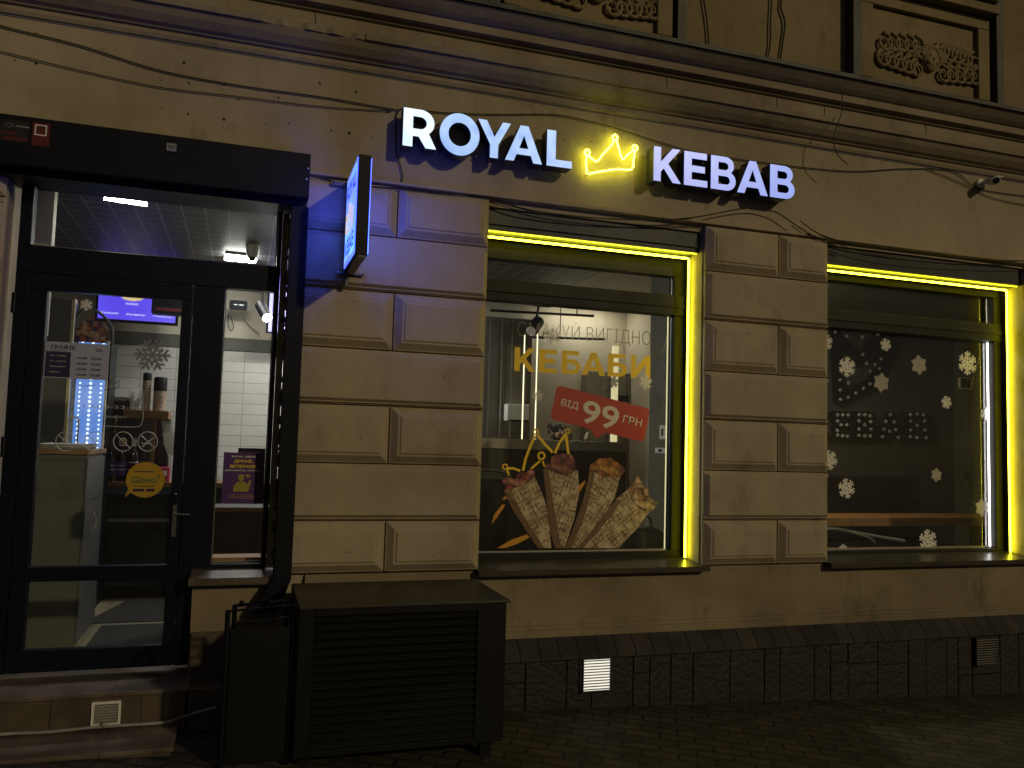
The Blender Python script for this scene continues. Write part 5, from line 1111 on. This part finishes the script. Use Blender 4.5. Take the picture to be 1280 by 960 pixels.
# price bubble (tilted)
def zp(x, y): return (590 + x / 4, 480 + y / 4)
t = thing('price_sticker', px((750, 550), YT), 'tilted red price bubble sticker on the picture window', 'sticker')
c0 = Vector((px(zp(425, 20), YT)[0], px(zp(425, 5), YT)[2])); c1 = Vector((px(zp(890, 130), YT)[0], px(zp(890, 125), YT)[2])); c3 = Vector((px(zp(408, 175), YT)[0], px(zp(408, 180), YT)[2]))
ux = (c1 - c0); wx = ux.length; ux.normalize(); uz = Vector((-ux.y, ux.x)); hz = abs((c3 - c0).dot(uz))
org = c0 - uz * hz
def bub(u, v): q = org + ux * u + uz * v; return (q.x, q.y)
lp = [bub(*q) for q in arc(.03, .03, .03, 180, 270, 5) + [(wx * .42, 0), (wx * .50, -.055), (wx * .58, 0)] + arc(wx - .03, .03, .03, -90, 0, 5) + arc(wx - .03, hz - .03, .03, 0, 90, 5) + arc(.03, hz - .03, .03, 90, 180, 5)]
g = G(); g.poly([lp], YT - .001, .001); mk('bubble', g, M['red'], t)
def btext(txt, u0, u1, v0, v1, off):
    gg = G(); text(gg, txt, u0, v0, u1, v1, 0, off); g = G(); g.add([(bub(x, z)[0], YT - .003, bub(x, z)[1]) for x, y, z in gg.v], gg.f); mk('lettering', g, M['pricew'], t)
btext('ВІД', wx * .075, wx * .255, hz * .42, hz * .66, .012); btext('99', wx * .30, wx * .69, hz * .12, hz * .80, .018); btext('ГРН', wx * .735, wx * .94, hz * .42, hz * .64, .012)
# kebab wraps
def zk(x, y): return (600 + x / 5.12, 540 + y / 5.12)
t = thing('kebab_picture', px((700, 688), YT), 'large sticker picture of four grilled wraps fanned out in the window', 'sticker')
wraps = [([(152, 378), (200, 360), (300, 330), (345, 278), (400, 400), (440, 520), (455, 743), (370, 743), (300, 640), (210, 500)], [(148, 378), (165, 345), (135, 315), (160, 285), (230, 300), (240, 262), (290, 260), (325, 235), (350, 255), (345, 280), (300, 332), (200, 362)], .5, food('meat_red', (.10, .01, .012), (.28, .04, .035), (.45, .2, .14))),
 ([(402, 240), (450, 245), (540, 283), (625, 240), (632, 400), (600, 560), (540, 743), (480, 743), (450, 650), (425, 450)], [(410, 236), (425, 190), (445, 215), (455, 160), (500, 140), (580, 140), (605, 180), (612, 240), (540, 282), (450, 248)], -.35, food('meat_dark', (.06, .008, .02), (.22, .03, .04), (.3, .12, .07))),
 ([(700, 255), (740, 260), (790, 290), (895, 292), (860, 420), (780, 560), (620, 743), (545, 743), (600, 600), (660, 430)], [(695, 250), (700, 215), (760, 170), (830, 165), (880, 195), (930, 240), (895, 290), (790, 290), (740, 258)], -.6, food('meat_orange', (.18, .05, .015), (.40, .13, .02), (.5, .26, .04))),
 ([(870, 430), (940, 370), (985, 460), (1078, 515), (1000, 620), (880, 743), (620, 743), (700, 650), (790, 530)], [(940, 368), (985, 310), (1005, 280), (1022, 310), (1075, 370), (1090, 430), (1145, 450), (1120, 485), (1078, 515), (1020, 490), (975, 450)], -.9, food('meat_chicken', (.10, .045, .03), (.35, .2, .12), (.6, .42, .28)))]
for i, (wp, fp, ang, fm) in enumerate(wraps):
    yy = YT + .0006 * (1 if i in (0, 2) else -1) - .0008 * i
    g = G(); g.poly([[px(zk(*p), YT)[0::2] for p in wp]], yy - .003, .0005); wr = mk('wrap', g, wrapmat('grilled_wrap', ang), t)
    fold = [[wp[-1], wp[0], (wp[0][0] + 34, wp[0][1] + 8), ((wp[-2][0] + wp[-1][0]) / 2 + 46, (wp[-2][1] + wp[-1][1]) / 2), (wp[-3][0] + 40, wp[-3][1]), wp[-3], wp[-2]]]
    g = G(); g.poly([[px(zk(*p), YT)[0::2] for p in fold[0]]], yy - .0042, .0003); mk('folded_edge', g, mat('fold_brown', (.20, .11, .055), .6, noise=.4, nscale=25), wr)
    g = G(); g.poly([[px(zk(*p), YT)[0::2] for p in fp]], yy - .0048, .0004); mk('filling', g, fm, wr)
# crown drawing and orange strokes
t = thing('crown_drawing', px((700, 600), YT), 'yellow hand-drawn crown sticker above the picture of wraps', 'sticker')
g = G()
def ribbon(ps, w, yy):
    P_ = [Vector((px(zk(*p), YT)[0], px(zk(*p), YT)[2])) for p in ps]; L1, L2 = [], []
    for i, p in enumerate(P_):
        d = (P_[min(i + 1, len(P_) - 1)] - P_[max(0, i - 1)]).normalized(); n_ = Vector((-d.y, d.x)); ww = w[i] if isinstance(w, list) else w; L1.append(tuple(p + n_ * ww)); L2.append(tuple(p - n_ * ww))
    g.poly([L1 + L2[::-1]], yy, .0003)
yc = YT - .0085
ribbon([(272, 248), (290, 170), (320, 90), (350, 25)], .009, yc); ribbon([(368, 22), (410, 75), (462, 130)], .009, yc - .0005); ribbon([(476, 135), (505, 70), (545, 12)], .009, yc - .001); ribbon([(548, 18), (555, 80), (563, 140)], .009, yc - .0015)
ribbon([(170, 232), (210, 232), (255, 248)], .008, yc); ribbon([(172, 240), (182, 278)], .007, yc - .0005); ribbon([(325, 235), (358, 205), (382, 185)], .007, yc); ribbon([(398, 185), (410, 222)], .006, yc - .0005)
for c_, r_ in (((158, 222), 20), ((390, 152), 28), ((355, 0), 22), ((558, -5), 18)):
    q = px(zk(*c_), YT); rr_ = r_ / 5.12 * .0054; g.poly([arc(q[0], q[2], rr_, 0, 360, 20)[:-1], arc(q[0], q[2], rr_ * .55, 0, 360, 20)[:-1]], yc - .002, .0003)
mk('outline', g, M['gold'], t)
t = thing('brush_strokes', px((640, 680), YT), 'orange brush strokes beside and behind the picture of wraps', 'sticker')
g = G()
for lp in ([(75, 590), (90, 530), (140, 465), (160, 462), (155, 480), (110, 545)], [(110, 743), (200, 690), (300, 655), (318, 675), (240, 715), (160, 743)], [(140, 430), (170, 400), (185, 425), (150, 434)], [(630, 345), (675, 308), (670, 330), (640, 382), (632, 382)]):
    g.poly([[px(zk(*p), YT)[0::2] for p in lp]], YT - .0002, .0003)
mk('stroke', g, M['orange'], t)

# door glass stickers
YD = .0975
a = px((57, 426), YD - .01); b = px((134.5, 474), YD - .01)
t = thing('schedule_sign', (a[0], YD, b[2]), 'grey and navy opening hours sign on the door glass', 'sign')
x0, x1 = a[0], b[0]; z1 = (a[2] + px((134, 431), YD - .01)[2]) / 2; z0 = (b[2] + px((57, 473), YD - .01)[2]) / 2
g = G(); g.box(x0, x1, YD - .006, YD - .003, z0, z1); mk('board', g, M['paper'], t)
g = G(); g.box(x0 + .005, x0 + .4 * (x1 - x0), YD - .008, YD - .0065, z0 + .006, z0 + .73 * (z1 - z0)); mk('navy_block', g, M['navyink'], t)
g = G(); Wd, Hd = x1 - x0, z1 - z0
text(g, 'ГРАФІК', x0 + .09 * Wd, z0 + .79 * Hd, x0 + .48 * Wd, z0 + .92 * Hd, YD - .008, .018); text(g, 'РОБОТИ', x0 + .09 * Wd, z0 + .745 * Hd, x0 + .33 * Wd, z0 + .775 * Hd, YD - .008)
for k, (u, v) in enumerate((('10:00', '22:00'), ('10:00', '23:00'), ('10:00', '23:00'), ('10:00', '22:00'))):
    zc = z0 + (.585 - .155 * k) * Hd; text(g, u, x0 + .5 * Wd, zc - .03 * Hd, x0 + .66 * Wd, zc + .03 * Hd, YD - .008, .02); text(g, v, x0 + .72 * Wd, zc - .03 * Hd, x0 + .88 * Wd, zc + .03 * Hd, YD - .008, .02)
text(g, 'ROYAL', x0 + .79 * Wd, z0 + .84 * Hd, x0 + .89 * Wd, z0 + .87 * Hd, YD - .008, .02); text(g, 'KEBAB', x0 + .79 * Wd, z0 + .79 * Hd, x0 + .89 * Wd, z0 + .82 * Hd, YD - .008, .02)
mk('navy_lettering', g, M['navyink'], t)
g = G()
for k, s_ in enumerate(('ПН - ЧЕТВЕР', 'ПТ - СУБОТА', 'ПЕРЕДСВЯТА', 'НЕДІЛЯ')):
    zc = z0 + (.615 - .15 * k) * Hd; text(g, s_, x0 + .09 * Wd, zc - .018 * Hd, x0 + (.33 if k < 3 else .24) * Wd, zc + .018 * Hd, YD - .0095)
mk('white_lettering', g, M['white'], t)
# hours decal and crown doodle and icons (thin clear vinyl)
def zd(x, y): return (x / 4.365, 340 + y / 4.365)
t = thing('hours_decal', px((145, 515), YD), 'outlined opening hours and rounded box decal on the lower door glass', 'decal')
a = px(zd(455, 722), YD); b = px(zd(770, 750), YD); g = G(); text(g, '10:00-23:00', a[0], b[2], b[0], a[2], YD, -.008); mk('lettering', g, M['thinv'], t)
a = px(zd(550, 783), YD); b = px(zd(690, 800), YD); g = G(); text(g, 'ВИХІДНИХ', a[0], b[2], b[0], a[2], YD, -.002); mk('lettering', g, M['thinv'], t)
g = G(); g.tube(smooth_path([px(zd(*p), YD) for p in ((430, 628), (450, 622), (520, 618))]), .0018, 5); g.tube(smooth_path([px(zd(*p), YD) for p in ((690, 628), (760, 634), (778, 655), (780, 760), (775, 820), (740, 845), (560, 840))]), .0018, 5); mk('outline', g, M['thinv'], t)
g = G(); g.tube([px(zd(*p), YD) for p in ((570, 645), (648, 630), (652, 592), (622, 614), (612, 588), (588, 618))], .0025, 5)
tag(mk('crown_doodle', g, M['black']), 'small thin crown outline on the door glass right of the hours sign', 'decal')
for i, (cx_, lab) in enumerate(((357, 'left'), (515, 'second'), (672, 'third'), (806, 'right'))):
    t = thing('round_icon', px(zd(cx_, 925), YD), {0: 'round prohibition icon at the left, over the tray stand', 1: 'round prohibition icon over the blue cooler edge', 2: 'round prohibition icon over the bottle caps', 3: 'round prohibition icon at the right with a crossed diagonal mark'}[i], 'decal', 'round icons on the door glass')
    g = G(); g.tube([px(zd(cx_ + 53 * math.cos(R(15 * k)), 925 + 53 * math.sin(R(15 * k))), YD) for k in range(24)], .0022, 5, closed=True); g.tube([px(zd(cx_ - 36, 890), YD), px(zd(cx_ + 36, 960), YD)], .0018, 5); mk('ring', g, M['thinv'], t)
    g = G()
    if i == 3: g.tube([px(zd(cx_ + dx, 925 + dy), YD) for dx, dy in ((-30, 30), (-5, 5), (35, -22))], .003, 5); g.tube([px(zd(cx_ + dx, 925 + dy), YD) for dx, dy in ((-35, 8), (0, 12), (20, 8))], .002, 5)
    elif i == 2: g.tube([px(zd(cx_ + dx, 925 + dy), YD) for dx, dy in ((-18, 20), (-18, -8), (0, -20), (18, -8), (18, 20))], .002, 5, closed=True)
    elif i == 1: g.tube([px(zd(cx_ + dx, 925 + dy), YD) for dx, dy in ((-8, 25), (-8, -22), (10, -22), (10, 25))], .002, 5, closed=True)
    else: g.tube([px(zd(cx_ + dx, 925 + dy), YD) for dx, dy in ((-22, 18), (-14, -12), (16, -12), (24, 18))], .002, 5, closed=True)
    mk('pictogram', g, M['thinv'], t)
# round yellow delivery sticker
def zg(x, y): return (145 + x / 16, 570 + y / 16)
t = thing('round_sticker', px((180, 600), YD), 'round yellow speech bubble sticker with green lettering on the door glass', 'sticker')
q = px(zg(590, 475), YD); q2 = px(zg(975, 475), YD); q3 = px(zg(590, 120), YD); rx, rz = q2[0] - q[0], q3[2] - q[2]; tl = px(zg(175, 825), YD)
lp = arc(q[0], q[2], rx, -135, 205, 40, rz); lp = lp + [(q[0] - rx * .86, q[2] - rz * .55), (tl[0], tl[2])]
g = G(); g.poly([lp], YD - .0015, .001); mk('bubble', g, M['yellow'], t)
g = G(); a = px(zg(310, 410), YD); b = px(zg(800, 545), YD); text(g, 'Glovo', a[0], b[2], b[0], a[2], YD - .0022, .02); qq = px(zg(850, 400), YD); g.poly([arc(qq[0], qq[2], .009, 0, 360, 14)[:-1], arc(qq[0], qq[2], .005, 0, 360, 14)[:-1]], YD - .0022, 0); g.poly([[(qq[0] - .005, qq[2] - .007), (qq[0] + .005, qq[2] - .007), (qq[0], qq[2] - .018)]], YD - .0022, 0); mk('lettering', g, M['green'], t)
g = G(); a = px(zg(360, 300), YD); b = px(zg(770, 325), YD); g.box(a[0], b[0], YD - .0024, YD - .0018, b[2], a[2]); a = px(zg(360, 595), YD); b = px(zg(770, 612), YD); g.box(a[0], b[0], YD - .0024, YD - .0018, b[2], a[2])
for u, v in ((340, 560), (600, 770)): a = px(zg(u, 655), YD); b = px(zg(v, 710), YD); g.box(a[0], b[0], YD - .0024, YD - .0018, b[2], a[2])
mk('small_print', g, M['navyink'], t)
# poster on the sidelight
def zs(x, y): return (270 + x / 11.3, 555 + y / 11.3)
YS = .1135
a = px(zs(112, 115), YS); b = px(zs(640, 845), YS)
t = thing('purple_poster', (a[0], YS, b[2]), 'purple poster with yellow headline on the sidelight glass', 'poster')
g = G(); x0, x1, z0, z1 = a[0] - .0, b[0], b[2], a[2]; g.box(x0, x1, YS - .003, YS - .001, z0, z1); mk('sheet', g, M['purple'], t)
Wd, Hd = x1 - x0, z1 - z0
g = G(); text(g, 'ROYAL  KEBAB', x0 + .2 * Wd, z0 + .905 * Hd, x0 + .8 * Wd, z0 + .94 * Hd, YS - .004, .03); text(g, 'ДЯКУЄМО ЗА СЛУЖБУ!', x0 + .05 * Wd, z0 + .63 * Hd, x0 + .95 * Wd, z0 + .665 * Hd, YS - .004, .03); mk('white_lettering', g, M['white'], t)
g = G(); text(g, 'ДРУЖЕ,', x0 + .26 * Wd, z0 + .79 * Hd, x0 + .74 * Wd, z0 + .86 * Hd, YS - .004, .03); text(g, 'ВЕТЕРАНЕ!', x0 + .17 * Wd, z0 + .70 * Hd, x0 + .83 * Wd, z0 + .76 * Hd, YS - .004, .03)
for k, ww in enumerate((.3, .34, .3)): text(g, 'знижка на все меню закладу', x0 + (.5 - ww) * Wd, z0 + (.165 - .032 * k) * Hd, x0 + (.5 + ww) * Wd, z0 + (.18 - .032 * k) * Hd, YS - .004)
mk('yellow_lettering', g, M['gold'], t)
g = G(); cx_, cz_ = x0 + .48 * Wd, z0 + .40 * Hd
g.poly([[(cx_ - .09 * Wd * 2.2, z0 + .24 * Hd), (cx_ - .2 * Wd, z0 + .34 * Hd), (cx_ - .1 * Wd, z0 + .43 * Hd), (cx_ + .06 * Wd, z0 + .43 * Hd), (cx_ + .16 * Wd, z0 + .38 * Hd), (cx_ + .19 * Wd, z0 + .46 * Hd), (cx_ + .24 * Wd, z0 + .45 * Hd), (cx_ + .2 * Wd, z0 + .31 * Hd), (cx_ + .16 * Wd, z0 + .24 * Hd)]], YS - .004, .0004)
g.poly([arc(cx_ - .02 * Wd, z0 + .50 * Hd, .065 * Wd, 0, 360, 16, .06 * Hd)[:-1]], YS - .0042, .0004); g.poly([arc(cx_ - .02 * Wd, z0 + .535 * Hd, .09 * Wd, 0, 180, 10, .04 * Hd)], YS - .0047, .0004)
g.poly([[(cx_ + .15 * Wd, z0 + .50 * Hd), (cx_ + .08 * Wd, z0 + .56 * Hd), (cx_ + .11 * Wd, z0 + .58 * Hd), (cx_ + .15 * Wd, z0 + .56 * Hd), (cx_ + .19 * Wd, z0 + .58 * Hd), (cx_ + .22 * Wd, z0 + .56 * Hd)]], YS - .0042, .0004)
mk('figure_drawing', g, mat('poster_yellow', (.45, .38, .06), .5, noise=.5, nscale=60), t)
a = px(zs(315, 55), .3); g = G(); g.box(a[0], a[0] + .16, .30, .304, a[2] - .32, a[2]); tg = tag(mk('leaflet', g, M['purple']), 'second dark leaflet standing behind the purple poster', 'leaflet')
g = G(); text(g, 'ROYAL KEBAB', a[0] + .02, a[2] - .03, a[0] + .13, a[2] - .018, .298, .02); mk('lettering', g, M['white'], tg)
# lower sidelight: dark cupboard side and wooden inner sill
g = G(); a = px((262, 630), .9); g.box(-.30, .45, .9, 1.2, FL, px((300, 634), .9)[2]); ct = tag(mk('low_cupboard', g, M['darksteel'], bevel=.004), 'dark low cupboard behind the sidelight glass', 'cupboard')
g = G(); g.box(-.30, .45, .893, .8995, px((300, 634), .9)[2] - .03, px((300, 634), .9)[2] - .002); mk('edge_strip', g, M['wood'], ct)
g = G(); g.box(-.2, .22, .165, .33, .955, .985); tag(mk('inner_sill', g, mat('orange_sill', (.42, .22, .09), .45, noise=.2)), 'orange wooden inner sill at the foot of the sidelight', 'sill')

# ================================================================== LIGHT, WORLD, CAMERA
# low warm street light from the right, in front of the facade
az, el = R(29), R(22)
d = Vector((-math.sin(az) * math.cos(el), math.cos(az) * math.cos(el), -math.sin(el)))   # direction the light travels
sun = bpy.data.lights.new('street_light', 'SUN'); sun.energy = .72; sun.angle = R(2.0); sun.color = (1.0, .80, .46)
so = bpy.data.objects.new('street_light', sun); C.objects.link(so); so.rotation_euler = d.to_track_quat('-Z', 'Y').to_euler(); so.location = (6, -8, 7)
w = bpy.data.worlds.new('World'); bpy.context.scene.world = w; w.use_nodes = True; N, L = w.node_tree.nodes, w.node_tree.links
bg = N['Background']; sky = N.new('ShaderNodeTexSky'); sky.sky_type = 'NISHITA'; sky.sun_disc = False; sky.sun_elevation = el; sky.sun_rotation = math.pi - az
L.new(sky.outputs[0], bg.inputs[0]); bg.inputs[1].default_value = .0035
bg2 = N.new('ShaderNodeBackground'); bg2.inputs[0].default_value = (.9, .66, .40, 1); bg2.inputs[1].default_value = .035
ad = N.new('ShaderNodeAddShader'); L.new(bg.outputs[0], ad.inputs[0]); L.new(bg2.outputs[0], ad.inputs[1]); L.new(ad.outputs[0], N['World Output'].inputs[0])
cam = bpy.data.cameras.new('camera'); co = bpy.data.objects.new('camera', cam); C.objects.link(co); bpy.context.scene.camera = co
cam.sensor_fit = 'HORIZONTAL'; cam.sensor_width = 36; cam.lens = FPX / 1280 * 36; cam.clip_start = .05; cam.clip_end = 500
mw = Matrix((( RT.x, UP.x, -FW.x, 0), (RT.y, UP.y, -FW.y, CY), (RT.z, UP.z, -FW.z, CZ), (0, 0, 0, 1))); co.matrix_world = mw
s = bpy.context.scene; s.view_settings.view_transform = 'Standard'; s.view_settings.look = 'None'; s.view_settings.exposure = 0; s.view_settings.gamma = 1
s.render.engine = 'CYCLES'; s.cycles.use_denoising = True; s.cycles.max_bounces = 7; s.cycles.diffuse_bounces = 4; s.cycles.glossy_bounces = 3; s.cycles.transparent_max_bounces = 16
s.cycles.sample_clamp_indirect = 4; s.cycles.caustics_reflective = False; s.cycles.caustics_refractive = False
